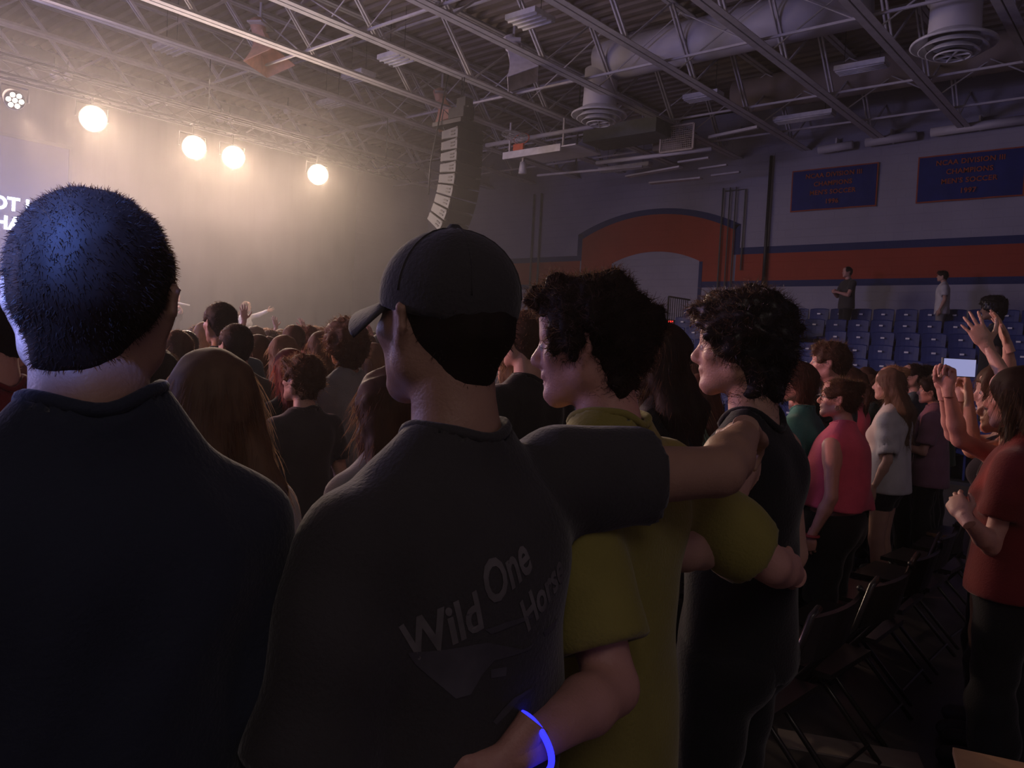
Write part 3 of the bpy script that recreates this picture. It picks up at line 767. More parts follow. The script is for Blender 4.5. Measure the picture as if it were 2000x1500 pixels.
def np_mesh(name, V, Q, m, smooth=True):
    me = bpy.data.meshes.new(name); nv, nq = len(V), len(Q)
    k = Q.shape[1] if nq else 4
    me.vertices.add(nv); me.vertices.foreach_set('co', np.ascontiguousarray(V, np.float32).ravel())
    me.loops.add(nq * k); me.loops.foreach_set('vertex_index', np.ascontiguousarray(Q, np.int32).ravel())
    me.polygons.add(nq); me.polygons.foreach_set('loop_start', np.arange(0, nq * k, k, dtype=np.int32)); me.polygons.foreach_set('loop_total', np.full(nq, k, np.int32))
    me.polygons.foreach_set('use_smooth', np.full(nq, smooth)); me.update(); me.validate(verbose=False)
    if m is not None: me.materials.append(m)
    return me

def merge(parts):
    Vs, Qs, b = [], [], 0
    for V, Q in parts:
        Vs.append(V); Qs.append(Q + b); b += len(V)
    return np.concatenate(Vs), np.concatenate(Qs)

def nrm(v): v = np.array(v, float); return v / (np.linalg.norm(v) + 1e-9)
def rotm(yaw=0, pitch=0, roll=0):
    """head turn: yaw left +, pitch up +, roll to the left shoulder +"""
    y, p, r = [math.radians(a) for a in (yaw, pitch, roll)]
    return np.array(Matrix.Rotation(y, 3, 'Z') @ Matrix.Rotation(-p, 3, 'Y') @ Matrix.Rotation(-r, 3, 'X'))

# ---- hands: right hand, wrist at the origin, fingers along +x, thumb toward +y, palm faces -z
def hand_geo(pose, h):
    F = Fld((-.05, -.12, -.12), (.24, .14, .10), h)
    F.rc((-.05, 0, 0), (.0, 0, 0), .026, .026, .01, flat=(0, 0, 1), q=.8)
    F.rc((.0, 0, 0), (.045, .0, 0), .028, .034, .012, flat=(0, 0, 1), q=.5)
    F.rc((.04, .022, 0), (.085, .026, 0), .021, .016, .012, flat=(0, 0, 1), q=.7); F.rc((.04, -.018, 0), (.078, -.028, 0), .02, .014, .012, flat=(0, 0, 1), q=.7)
    F.rc((.04, 0, 0), (.088, 0, 0), .024, .019, .012, flat=(0, 0, 1), q=.6)
    spread = {'open': 9, 'relax': 3, 'grip': 1, 'point': 6}[pose]
    curls = {'open': (6, 8, 6), 'relax': (22, 26, 18), 'grip': (62, 70, 40), 'point': (8, 10, 8)}[pose]
    lens = [(.040, .026, .020), (.045, .029, .021), (.041, .027, .020), (.032, .020, .018)]
    for f in range(4):
        y = .030 - .0195 * f; p = np.array((.086 - .004 * abs(f - 1) - (.006 if f == 3 else 0), y, 0)); a = 0; sp = math.radians((1.5 - f) * spread)
        cs = curls
        if pose == 'point' and f >= 1: cs = (70, 80, 40) if f > 1 else (14, 10, 8)
        r = (.0092, .0084, .0076, .0066) if f < 3 else (.008, .0072, .0066, .0058)
        for i, L in enumerate(lens[f]):
            a += math.radians(cs[i] + 4 * f * (pose == 'relax')); d = np.array((math.cos(a) * math.cos(sp), math.cos(a) * math.sin(sp), -math.sin(a))); q = p + d * L
            F.rc(p, q, r[i], r[i + 1], .004); p = q
    th = {'open': ((.035, .055, -.006), (.03, .024, -.004), (.026, .012, -.002)), 'relax': ((.036, .036, -.018), (.034, .008, -.008), (.027, .0, -.006)),
          'grip': ((.038, .030, -.026), (.034, -.006, -.014), (.024, -.010, -.004)), 'point': ((.036, .036, -.02), (.032, .004, -.01), (.026, .0, -.006))}[pose]
    p = np.array((.012, .018, -.004))
    for i, v in enumerate(th):
        q = p + np.array(v) * (1 if i else .85); F.rc(p, q, (.014, .0115, .0095)[i], (.0115, .0095, .0078)[i], .006); p = q
    return F.mesh()
_hands = {}
def hand(pose, h, side, wrist, fdir, palm, scale=1.0):
    """side +1 left, -1 right; fdir fingers direction; palm: palm normal direction"""
    if (pose, h) not in _hands: _hands[(pose, h)] = hand_geo(pose, h)
    V, Q = _hands[(pose, h)]
    x = nrm(fdir); z = -np.array(palm, float); z = nrm(z - x * (z @ x)); y = np.cross(z, x)
    V = V.copy()
    if side > 0: V[:, 1] *= -1; Q = Q[:, ::-1]
    return np.array(wrist) + scale * (V[:, :1] * x + V[:, 1:2] * y + V[:, 2:3] * z), Q

def ik(s, t, l1, l2, hint):
    s, t = np.array(s, float), np.array(t, float); d = t - s; L = np.linalg.norm(d); L_ = min(L, (l1 + l2) * .998); u = d / (L + 1e-9); t = s + u * L_
    a = (l1 * l1 - l2 * l2 + L_ * L_) / (2 * L_); hgt = math.sqrt(max(l1 * l1 - a * a, 1e-8)); hn = np.array(hint, float); hn = nrm(hn - u * (hn @ u))
    return s + u * a + hn * hgt, t

ARMS = {  # wrist (from the shoulder, side-mirrored y outward), elbow hint, finger direction, palm direction, hand pose
    'down': ((.06, .07, -.52), (-.6, .35, 0), (.1, -.05, -1), (0, -1, 0), 'relax'),
    'side': ((.12, .05, -.50), (-.8, .5, 0), (.3, -.1, -1), (0, -1, 0), 'relax'),
    'clasp': ((.30, -.13, -.20), (-.2, .5, -1), (.6, -.7, .15), (0, -1, 0), 'relax'),
    'bent': ((.28, .02, -.22), (-.3, .3, -1), (1, -.3, .2), (0, -1, -.2), 'relax'),
    'up': ((.10, .10, .50), (-.4, 1, 0), (.1, .05, 1), (1, 0, 0), 'open'),
    'upfwd': ((.34, .06, .38), (.2, .7, -.5), (.5, 0, 1), (.8, 0, -.4), 'open'),
    'phone': ((.30, -.10, .16), (.25, .35, -1), (.0, -.25, 1), (.2, -1, 0), 'grip'),
    'hip': ((.02, .08, -.34), (-.5, 1, 0), (.5, -.6, -.3), (0, -1, 0), 'relax'),
}

class Body:
    def __init__(s, H=1.75, sex='m', bulk=1.0, head=(0, 0, 0), larm='down', rarm='down', lean=0.0, sw=1.0, drop=0.0, nk=0.0, hs=1.0):
        s.nk = nk; s.H = H; k = s.k = H / 1.78; s.sex = sex; s.bulk = bulk; s.R = rotm(*head); s.hs = hs * (.98 if sex == 'm' else .95)
        s.sw = (.185 if sex == 'm' else .160) * k * (1 + (bulk - 1) * .4) * sw; s.sz = (1.408 - drop) * k; s.hw = (.088 if sex == 'm' else .092) * k
        s.lean = lean
        s.neck = np.array((lean + .0, 0, 1.545 * k)); s.pivot = np.array((lean + .012, 0, 1.585 * k - nk)); s.hk = s.k * s.hs
        s.hc = s.pivot + s.R @ (np.array((.018, 0, .095)) * s.hk)
        s.arms = {}
        for side, a in ((1, larm), (-1, rarm)):
            sh = np.array((lean - .015 * k, side * s.sw, s.sz)); l1, l2 = .295 * k, .255 * k
            if isinstance(a, str):
                wv, hint, fd, pd, pose = ARMS[a]; m = np.array((1, side, 1)); w_ = sh + np.array(wv) * m * k; hint = np.array(hint) * m; fd = np.array(fd) * m; pd = np.array(pd) * m
                if a in ('up', 'upfwd', 'phone'): sh = sh + np.array((.02, -side * .01, .03)) * k
            else:
                w_, hint, fd, pd, pose = [np.array(v, float) if not isinstance(v, str) else v for v in a['t']]
                sh = sh + np.array(a.get('sh', (0, 0, 0)))
            if isinstance(a, dict) and 'e' in a: e = sh + nrm(a['e'] - sh) * l1; w_ = e + nrm(w_ - e) * l2
            else: e, w_ = ik(sh, w_, l1, l2, hint)
            fd = nrm(fd) * .75 + nrm(w_ - e) * .25; s.arms[side] = (sh, e, w_, fd, pd, pose)
    def hp(s, v): return s.hc + s.R @ (np.array(v, float) * s.hk)
    def hd(s, v): return s.R @ np.array(v, float)
    def torso(s, F, g=0.0, b=None):
        k = s.k; b = s.bulk if b is None else b; x = s.lean; m = s.sex == 'm'
        F.el((x * .2, 0, .95 * k), (.112 * k * b + g, .162 * k * b + g, .13 * k + g), .03)
        F.el((x * .5, 0, 1.13 * k), ((.098 if m else .088) * k * b + g, (.138 if m else .120) * k * b + g, .19 * k), .05)
        F.el((x, 0, 1.31 * k), ((.116 if m else .105) * k * b + g, (.160 if m else .142) * k * b + g, .18 * k + g), .05)
        for sd in (-1, 1): F.rc((x - .012, sd * s.sw * .9, s.sz - .006), (x - .012, 0, max(s.sz, 1.40 * k)), .056 * k + g, .068 * k + g, .04)
        if not m:
            for sd in (-1, 1): F.el((x + .085 * k, sd * .068 * k, 1.285 * k), (.052 * k + g, .056 * k + g, .058 * k + g), .03)
        for sd in (-1, 1):
            F.rc((x - .018, sd * .02, 1.52 * k), (x - .018, sd * s.sw * .80, s.sz + .022 * k), .044 * k + g, .036 * k + g, .04)
            F.el((x - .075 * k, sd * .07 * k, 1.36 * k), (.05 * k + g, .065 * k + g, .09 * k), .03)
    def neckp(s, F, g=0.0):
        k = s.k; r = .060 * k if s.sex == 'm' else .049 * k; r *= (.6 + .4 * s.bulk)
        F.rc((s.lean - .02, 0, 1.44 * k), tuple(s.hp((-.028, 0, -.055))), r + g, r * .93 + g, .02)
    def arm(s, F, sd, g=0.0, upto=1.0, g2=None):
        k = s.k * (.75 + .25 * s.bulk); sh, e, w_, *_ = s.arms[sd]; f = 1 if s.sex == 'm' else .84
        F.rc(sh, sh + (e - sh) * .3, .062 * k * f + g, .055 * k * f + g, .03)
        F.rc(sh, e, .056 * k * f + g, .040 * k * f + g, .02)
        if upto > 1:
            mid = e + (w_ - e) * .3; F.rc(e, mid, .040 * k * f + g, .043 * k * f + g, .015); F.rc(mid, w_, .043 * k * f + g, .0265 * k * f + g, .015)
    def legs(s, F, g=0.0, low=.075, g2=None):
        k = s.k; g2 = g if g2 is None else g2; b = .6 + .4 * s.bulk
        for sd in (-1, 1):
            hp_ = np.array((s.lean * .1, sd * s.hw, .92 * k)); kn = np.array((.02, sd * s.hw * 1.05, .50 * k)); an = np.array((-.02, sd * s.hw * 1.05, low * k))
            F.rc(hp_, kn, .090 * k * b + g, .058 * k * b + g, .025); F.rc(kn, an, .055 * k * b + g2, .036 * k * b + g2, .02)
            F.el(kn + np.array((-.035, 0, -.13)) * k, (.045 * k * b + g2, .046 * k * b + g2, .11 * k), .02)
            if sd == 1 or True: F.el((s.lean * .1 - .05, sd * s.hw * .9, .90 * k), (.075 * k * b + g, .08 * k * b + g, .09 * k + g), .03)
    def headp(s, F):
        P, K, R = s.hp, s.hk, s.R; E = lambda c, r, k=.012, mode='u': F.el(P(c), np.array(r) * K, k * K, mode, R); C = lambda a, b, r1, r2, k=.01: F.rc(P(a), P(b), r1 * K, r2 * K, k * K)
        E((-.012, 0, .030), (.098, .077, .088), .02); E((.018, 0, -.01), (.076, .066, .09), .03)
        fem = s.sex != 'm'
        E((.040, 0, -.052), (.047, .048, .055), .03)
        C((.076, 0, -.096), (.074, 0, -.100), .017 if fem else .021, .017, .02)
        for sd in (-1, 1):
            C((-.004, sd * .054, -.055), (.068, sd * .014, -.098), .017, .015, .03); C((-.004, sd * .060, -.02), (-.004, sd * .054, -.058), .015, .016, .03)
            C((.060, sd * .050, -.018), (.030, sd * .062, -.014), .016, .013, .02)
            C((.084, sd * .014, .020), (.070, sd * .046, .022), .011 if not fem else .008, .009, .012)
            E((.100, sd * .031, -.001), (.016, .017, .0125), .012, 's'); E((.080, sd * .031, .0), (.0125, .0125, .012), .004)
            C((.101, sd * .012, -.034), (.094, sd * .015, -.035), .0075, .006, .006)
            # ear
            q = np.array((-.012, sd * .080, -.002)); C(q + (.004, 0, .024), q + (-.008, sd * .010, .018), .008, .008, .006); C(q + (-.008, sd * .010, .018), q + (-.010, sd * .009, -.008), .0065, .006, .004)
            C(q + (-.010, sd * .009, -.008), q + (.002, -sd * .002, -.032), .006, .008, .006); C(q + (.008, -sd * .004, .01), q + (.004, -sd * .004, -.02), .012, .010, .008)
        C((.090, 0, .012), (.112, 0, -.024), .0085, .0125, .012); C((.108, 0, -.028), (.094, 0, -.038), .011, .008, .01)
        E((.088, 0, -.055), (.014, .026, .009), .008); E((.092, 0, -.061), (.010, .021, .0055), .004); E((.090, 0, -.072), (.010, .018, .006), .004); E((.100, 0, -.0665), (.006, .02, .0016), .003, 's')
        E((.050, 0, .062), (.045, .058, .045), .03)
    def skin(s, h, hh, hands=.004, low=True):
        k = s.k; pts = [s.hc + .16, s.hc - .16]
        for a in s.arms.values(): pts += [a[0], a[1], a[2]]
        pts = np.array(pts); lo = np.minimum(pts.min(0) - .09, (-.2, -.28, 0)); hi = np.maximum(pts.max(0) + .09, (.2, .28, 1)); zc = 1.52 * k
        lo2 = lo.copy(); lo2[2] = .02
        F = Fld(lo2, (hi[0], hi[1], max(zc + .03, pts[2:, 2].max() + .09)), h); s.torso(F); s.neckp(F)
        F.cut((0, 0, zc + .0), (0, 0, 1)) if pts[2:, 2].max() + .07 < zc else None
        s.legs(F)
        for sd in (-1, 1): s.arm(F, sd, 0, 2)
        parts = [F.mesh()]
        c = s.hc; F2 = Fld(c - .175, c + .175, hh)
        s.neckp(F2); 
        F2.rc((s.lean - .018, 0, 1.53 * k), (s.lean - .018, .001, 1.52 * k), .044 * k, .044 * k, .03)
        s.headp(F2); F2.cut((0, 0, zc - .012), (0, 0, -1)); parts.append(F2.mesh())
        for sd in (-1, 1):
            a = s.arms[sd]; parts.append(hand(a[5], hands, sd, a[2], a[3], a[4], k * (.98 if s.sex == 'm' else .9)))
        return merge(parts)
    # clothes ------------------------------------------------
    def shirt(s, h, sleeve=.62, hem=.86, g=.012, drape=1.0, neck=.0, fold=.004, seed=1, tank=False, rsleeve=None):
        k = s.k; rs = sleeve if rsleeve is None else rsleeve; pts = [np.array((0, 0, 1.5 * k))]
        for sd, sl in ((1, sleeve), (-1, rs)):
            a = s.arms[sd]; pts += [a[0], a[0] + (a[1] - a[0]) * min(sl, 1)] + ([a[1] + (a[2] - a[1]) * (sl - 1)] if sl > 1 else [])
        pts = np.array(pts); lo = np.minimum(pts.min(0) - .11, (-.24, -.27, hem * k - .03)); hi = np.maximum(pts.max(0) + .11, (.24, .27, 1.57 * k))
        F = Fld(lo, hi, h); s.torso(F, g); b = s.bulk; m = s.sex == 'm'
        # hang of the cloth from the shoulder blades to the hem
        F.rc((s.lean * .6 - .01, 0, 1.33 * k), (s.lean * .3 - .015, 0, (hem - .12) * k), (.150 if m else .130) * k * b * drape + g, (.188 if m else .194) * k * b * drape + g, .04, flat=(1, 0, 0), q=.76 if m else .79)
        F.cut((0, 0, hem * k), (0, 0, -1), .003)
        for sd, sl in ((1, sleeve), (-1, rs)):
            if sl <= 0: continue
            sh, e, w_, *_ = s.arms[sd]; kk = k * (.7 + .3 * s.bulk)
            G = Fld(lo, hi, h); f = 1 if m else .86
            end = sh + (e - sh) * min(sl, 1); u = nrm(e - sh)
            G.rc(sh - u * .0, sh + u * .30 * k, .068 * kk * f + g, (.060 if sl <= 1 else .052) * kk * f + g, .01)
            if sl <= 1: G.cut(end, u, .003); ri = (.056 - .016 * min(sl, 1)) * kk * f + .009; G.rc(end - u * .03, end + u * .06, ri, ri, .004, 's')
            else:
                u2 = nrm(w_ - e); G.cut(e + u * .04, u, .01); G.rc(e, e + (w_ - e) * (sl - 1), .05 * kk * f + g, .036 * kk * f + g, .02)
            G.folds(fold * .8, 60, u, seed + sd); F.F = smin(F.F, G.F, .03)
        if tank:
            for sd in (-1, 1):
                sh = s.arms[sd][0]; F.el(sh + np.array((.0, sd * .045, -.03)), (.14, .085 * k, .13), .02, 's')
        nr = (.070 if m else .066) * k + neck; s.nr = nr; F.rc((s.lean - .01, 0, (1.545 - neck * .6) * k), (s.lean + .02, 0, 1.75 * k), nr, nr + .02, .006, 's')
        if neck > .02: F.el((s.lean + .09, 0, (1.50 - neck) * k), (.09, .07 * k, .09), .01, 's')
        F.folds(fold, 34, (.3, .9, .35), seed)
        return F.mesh()
    def pants(s, h, low=.09, g=.012, g2=.03, fold=.003):
        k = s.k; F = Fld((-.26, -.30, low * k - .03), (.26, .30, 1.04 * k), h)
        F.el((0, 0, .95 * k), (.112 * k * s.bulk + g, .162 * k * s.bulk + g, .13 * k + g), .03); s.legs(F, g, .075, g2); F.cut((0, 0, low * k), (0, 0, -1), .003); F.cut((0, 0, 1.01 * k), (0, 0, 1), .003)
        F.folds(fold, 40, (.2, .2, 1), 5); return F.mesh()
    def skirt(s, h, low=.5, g=.015):
        k = s.k; F = Fld((-.32, -.34, low * k - .03), (.32, .34, 1.06 * k), h)
        F.el((0, 0, .96 * k), (.112 * k * s.bulk + g, .165 * k * s.bulk + g, .12 * k + g), .03); F.rc((0, 0, .95 * k), (0, 0, (low - .05) * k), .175 * k * s.bulk, .21 * k * s.bulk, .03, flat=(1, 0, 0), q=.75)
        F.cut((0, 0, low * k), (0, 0, -1), .003); F.cut((0, 0, 1.02 * k), (0, 0, 1), .003); F.folds(.005, 40, (.5, 1, .0), 6); return F.mesh()
    def shoe(s, h, sd):
        k = s.k; y = sd * s.hw * 1.08; F = Fld((-.14, y - .09, -.01), (.24, y + .09, .16), h)
        F.rc((-.045, y, .04), (.13, y + sd * .01, .035), .042, .040, .02); F.rc((-.03, y, .05), (-.02, y, .10), .044, .043, .02); F.el((.06, y, .05), (.08, .042, .035), .02)
        F.cut((0, 0, .0), (0, 0, -1), .004); return F.mesh()
    # hair ---------------------------------------------------
    def hair(s, h, style, seed=3, vol=1.0):
        P, K, R = s.hp, s.hk, s.R; pad = .21 if style not in ('long', 'longwave', 'pony') else .24
        lo = s.hc - pad; hi = s.hc + pad
        if style in ('long', 'longwave'): lo[2] -= .38
        if style == 'pony': lo[2] -= .25; lo[0] -= .05
        F = Fld(lo, hi, h); E = lambda c, r, k=.012, mode='u': F.el(P(c), np.array(r) * K, k * K, mode, R); C = lambda a, b, r1, r2, k=.015, **kw: F.rc(P(a), P(b), r1 * K, r2 * K, k * K, **kw)
        t = {'buzz': .006, 'short': .014, 'fade': .010, 'curltop': .026, 'crop': .018, 'curly': .034, 'bigcurly': .048, 'mop': .040, 'cap': .0, 'long': .016, 'longwave': .020, 'bun': .010, 'pony': .010, 'bob': .020}[style] * vol
        E((-.016, 0, .032), (.098 + t, .078 + t, .088 + t), .02)
        nape = {'fade': -.078, 'curltop': -.085, 'buzz': -.075, 'short': -.072, 'crop': -.07, 'curly': -.075, 'bigcurly': -.095, 'mop': -.105}.get(style, -.06)
        C((-.055, 0, -.01), (-.050, 0, nape + .02), .062 + t * .7, .046 + t * .6, .02)
        # clear the face and the ears
        if style == 'curltop': E((.045, 0, .095), (.062, .066, .048), .02); E((.085, 0, .090), (.030, .05, .026), .02)
        if style in ('curly', 'bigcurly', 'mop', 'crop'):
            E((.055, 0, .085), (.050 + t * .5, .060 + t * .4, .032 + t * .6), .02)
        fy = .085
        E((.110, 0, -.040) if style not in ('curltop', 'mop') else (.119, 0, -.018), (.072, .086 if style not in ('curltop', 'mop') else .135, .092 if style not in ('curltop', 'mop') else .108), .008, 's'); E((.075, 0, -.085), (.085, .12, .085), .012, 's')
        if style in ('buzz', 'fade', 'short', 'crop', 'bun', 'pony', 'curly'):
            for sd in (-1, 1): E((.008, sd * .092, -.02), (.030, .030, .040), .008, 's'); E((.030, sd * .085, -.06), (.052, .045, .05), .01, 's')
        if style in ('long', 'longwave'):
            w_ = 0 if style == 'long' else .012; dn = np.array((0, 0, -1.0)); 
            for sd in (-1, 1):
                a = P((-.045, sd * .05, .0)); b = np.array((s.lean - .10 * s.k, sd * .075 * s.k, a[2] - .20 * s.k)); c = np.array((s.lean - .125 * s.k, sd * .06 * s.k, a[2] - .42 * s.k))
                F.rc(a, b, .062 * K, .052 * K + w_, .03); F.rc(b, c, .052 * K + w_, .030 * K, .03)
                F.rc(P((.005, sd * .072, .03)), P((.0, sd * .075, -.08)), .026 * K, .022 * K, .02); a2 = P((.0, sd * .075, -.08)); F.rc(a2, a2 + np.array((-.02, sd * .02, -.16)) * s.k, .022 * K, .018 * K, .02)
        if style == 'bob':
            for sd in (-1, 1): C((-.03, sd * .06, .0), (-.02, sd * .065, -.10), .040, .032, .03); C((-.06, sd * .03, .0), (-.06, sd * .03, -.11), .05, .038, .03)
        if style == 'bun': E((-.105, 0, .085), (.045, .045, .042), .012)
        if style == 'pony':
            E((-.115, 0, .05), (.03, .03, .03), .01); a = P((-.12, 0, .05)); F.rc(a, a + np.array((-.05, 0, -.12)), .030, .034, .02); F.rc(a + np.array((-.05, 0, -.12)), a + np.array((-.03, 0, -.32)), .034, .012, .02)
        C((-.05, 0, nape - .05), (-.02, 0, nape - .05), .0, .0) if False else None
        amp, fr = {'fade': (.002, 110), 'curltop': (.014, 110), 'buzz': (.0015, 120), 'short': (.004, 90), 'crop': (.007, 80), 'curly': (.013, 95), 'bigcurly': (.016, 80), 'mop': (.012, 85), 'long': (.004, 60), 'longwave': (.008, 55)}.get(style, (.004, 70))
        F.noise(amp, fr, seed); return F.mesh()

def strands(V, Q, count, length, seed=0, down=.6, curl=0.0, width=.0012, seg=3, keep=None, nw=1.0):
    """loose hairs standing off the hair surface: thin tapered ribbons"""
    r = np.random.RandomState(seed); q = Q[r.randint(0, len(Q), count)]; A, B, C_, D = [V[q[:, i]] for i in range(4)]
    u, v = r.rand(count, 1), r.rand(count, 1); P = (A * (1 - u) + B * u) * (1 - v) + (D * (1 - u) + C_ * u) * v
    N = np.cross(B - A, D - A); N /= np.linalg.norm(N, axis=1, keepdims=True) + 1e-9
    if keep is not None: m = keep(P); P, N = P[m], N[m]
    n = len(P)
    if n == 0: return V[:0], Q[:0]
    L = length * (.5 + r.rand(n, 1)); rv = r.normal(size=(n, 3)); dirn = N * nw + rv * .35 * nw; dirn[:, 2] -= down * .5; dirn /= np.linalg.norm(dirn, axis=1, keepdims=True)
    pts = []; p = P - N * .002; d = dirn; ax = r.normal(size=(n, 3)); ax /= np.linalg.norm(ax, axis=1, keepdims=True)
    for i in range(seg + 1):
        pts.append(p); p = p + d * L / seg; d = d + curl * np.cross(ax, d) ; d[:, 2] -= down / seg * .8; d /= np.linalg.norm(d, axis=1, keepdims=True)
    side = np.cross(dirn, r.normal(size=(n, 3))); side /= np.linalg.norm(side, axis=1, keepdims=True) + 1e-9
    Vo, Qo = [], []
    for i, p in enumerate(pts):
        w_ = width * (1 - .8 * i / seg); Vo += [p - side * w_, p + side * w_]
    Vo = np.stack(Vo, 1).reshape(-1, 3); m = 2 * (seg + 1); base = np.arange(n)[:, None] * m
    for i in range(seg): Qo.append(np.stack([base[:, 0] + 2 * i, base[:, 0] + 2 * i + 1, base[:, 0] + 2 * i + 3, base[:, 0] + 2 * i + 2], 1))
    return Vo, np.concatenate(Qo)
# ================================================================== people
def skin_mat(name, c):
    m = mat(name, c, .5, noise=.07, nscale=14, bump=.15, bscale=220, spec=.45); b = m.node_tree.nodes['Principled BSDF']
    return m
SK = {'fair': skin_mat('skin_fair', (.56, .33, .24)), 'tan': skin_mat('skin_tan', (.42, .235, .16)), 'brown': skin_mat('skin_brown', (.23, .12, .08)), 'rosy': skin_mat('skin_rosy', (.58, .30, .24))}
def hair_mat(n, c):
    m = mat('hair_' + n, c, .62 if n != 'black' else .38, noise=.3, nscale=40, spec=.3 if n != 'black' else .6, stretch=(1, 1, .25)); nt = m.node_tree; b = nt.nodes['Principled BSDF']; o = nt.nodes['Material Output']
    tr = nt.nodes.new('ShaderNodeBsdfTranslucent'); mx = nt.nodes.new('ShaderNodeMixShader'); mx.inputs[0].default_value = .45; tr.inputs[0].default_value = tuple(min(1, x * 1.7 + k_) for x, k_ in zip(c, (.15, .085, .05))) + (1,)
    nt.links.new(b.outputs[0], mx.inputs[1]); nt.links.new(tr.outputs[0], mx.inputs[2]); nt.links.new(mx.outputs[0], o.inputs['Surface']); return m
HA = {n: hair_mat(n, c) for n, c in {n: c for n, c in dict(black=(.012, .010, .010), dark=(.030, .018, .013), brown=(.085, .045, .026), light=(.20, .13, .085), blond=(.42, .27, .15), red=(.22, .035, .03), grey=(.16, .14, .13), auburn=(.11, .046, .030)).items()}.items()}
FABC = dict(navy=(.030, .036, .055), charcoal=(.055, .051, .052), black=(.018, .018, .020), white=(.62, .60, .60), cream=(.50, .46, .38), grey=(.24, .23, .23), teal=(.07, .26, .24), yellow=(.29, .25, .065), pink=(.74, .12, .20),
            red=(.17, .022, .022), mauve=(.30, .15, .22), green=(.045, .075, .05), sage=(.20, .34, .24), slate=(.07, .10, .12), denim=(.06, .08, .13), khaki=(.20, .15, .10), orange=(.5, .13, .05), lightblue=(.28, .33, .42))
FA = {n: mat('cloth_' + n, c, .9, noise=.10, nscale=9, bump=.25, bscale=160, sheen=.25, spec=.2) for n, c in FABC.items()}
M['shoe'] = mat('shoe_pale', (.5, .46, .42), .6); M['shoe_dark'] = mat('shoe_dark', (.05, .05, .05), .5)
M['eyew'] = mat('eye_white', (.7, .66, .62), .2, noise=0); M['iris'] = mat('eye_iris', (.04, .025, .02), .15, noise=0)
M['print'] = mat('shirt_print', (.16, .145, .145), .85, noise=.25, nscale=30)
M['print_dim'] = mat('shirt_print_dim', (.085, .078, .09), .85, noise=.35, nscale=14)
M['glow'] = mat('glow_blue', (.05, .05, 1), .4, emit=(.02, .02, 1.0), estr=2.6, noise=0)
M['phone_scr'] = mat('phone_screen', (.1, .1, .1), .2, emit=(.5, .52, .95), estr=.55, noise=0)
M['band'] = mat('wrist_band', (.35, .05, .06), .6)
M['gold'] = mat('gold_metal', (.8, .6, .3), .25, metal=.9)

RES = {'near': (.0125, .0055, .0040, .0105, .0078, 4200), 'mid': (.019, .0085, .0058, .017, .0125, 1600), 'far': (.025, .0125, .0085, .022, .016, 600)}
STR = {'fade': (.006, .05, .6), 'curltop': (.022, 1.1, .2), 'buzz': (.007, 0, .4), 'short': (.010, .1, .6), 'crop': (.028, .4, .3), 'curly': (.030, 1.1, .2), 'bigcurly': (.034, 1.2, .1), 'mop': (.034, .9, .5), 'long': (.06, .1, 1.6), 'longwave': (.06, .35, 1.4), 'bun': (.02, .1, .4), 'pony': (.03, .1, .8), 'bob': (.03, .1, 1.0)}

def eyes(b, e):
    for sd in (-1, 1):
        mb = MB(); c = b.hp((.0815, sd * .031, .0)); r = .0118 * b.hk; f = b.hd((1, 0, 0)); q = Vector(f).to_track_quat('Z', 'Y').to_matrix().to_4x4(); q.translation = Vector(c)
        mb.lathe([(r * .55, r * .84), (r * .95, r * .35), (r, 0)], 14, q); o = mb.build('eye', M['eyew'], e, smooth=True)
        mb = MB(); mb.lathe([(.0003, r * 1.03), (r * .3, r * .99), (r * .56, r * .85)], 14, q); mb.build('iris', M['iris'], o, smooth=True)

def body_parts(b, res, top='tee', bottom='pants', hair='short', seed=1, **kw):
    """dict part name -> (V, Q)"""
    hb, hh, hhand, hs_, hr, ns = RES[res]; out = {}
    out['body'] = b.skin(hb, hh, hhand)
    if hair != 'none':
        V, Q = b.hair(hr, hair if hair != 'cap' else 'buzz', seed, kw.get('vol', 1.0)); L, cu, dn = STR[hair if hair != 'cap' else 'buzz']
        keep = (lambda P: ((P - b.hc) @ b.R[:, 2] < .02)) if hair == 'cap' else None
        V2, Q2 = strands(V, Q, int(ns * kw.get('ns', 1)) if hair != 'cap' else ns // 3, L * kw.get('slen', 1), seed, dn, cu, .0007 if res == 'near' else (.0011 if res == 'mid' else .002), keep=keep, nw=.3 if hair in ('long', 'longwave', 'pony', 'bob') else 1.0)
        out['hair'] = merge([(V, Q), (V2, Q2)])
    ck = dict(tee=dict(sleeve=.62, hem=.84), tank=dict(sleeve=0, hem=.88, tank=True, neck=.015, g=.008), sleeveless=dict(sleeve=0, hem=.86, g=.012, neck=.0), long=dict(sleeve=1.9, hem=.84),
              loose=dict(sleeve=.75, hem=.80, g=.02, drape=1.06, fold=.006), crop=dict(sleeve=.5, hem=.98), cami=dict(sleeve=0, hem=.88, tank=True, neck=.05, g=.007))[top]
    ck = dict(ck); ck.update(kw.get('shirt', {})); out['shirt'] = b.shirt(hs_, seed=seed, **ck)
    if bottom == 'pants': out['trousers'] = b.pants(hs_ * 1.3)
    elif bottom == 'shorts': out['shorts'] = b.pants(hs_ * 1.3, low=.47, g=.022)
    elif bottom == 'mini': out['shorts'] = b.pants(hs_ * 1.3, low=.72, g=.012)
    elif bottom == 'skirt': out['skirt'] = b.skirt(hs_ * 1.3)
    return out

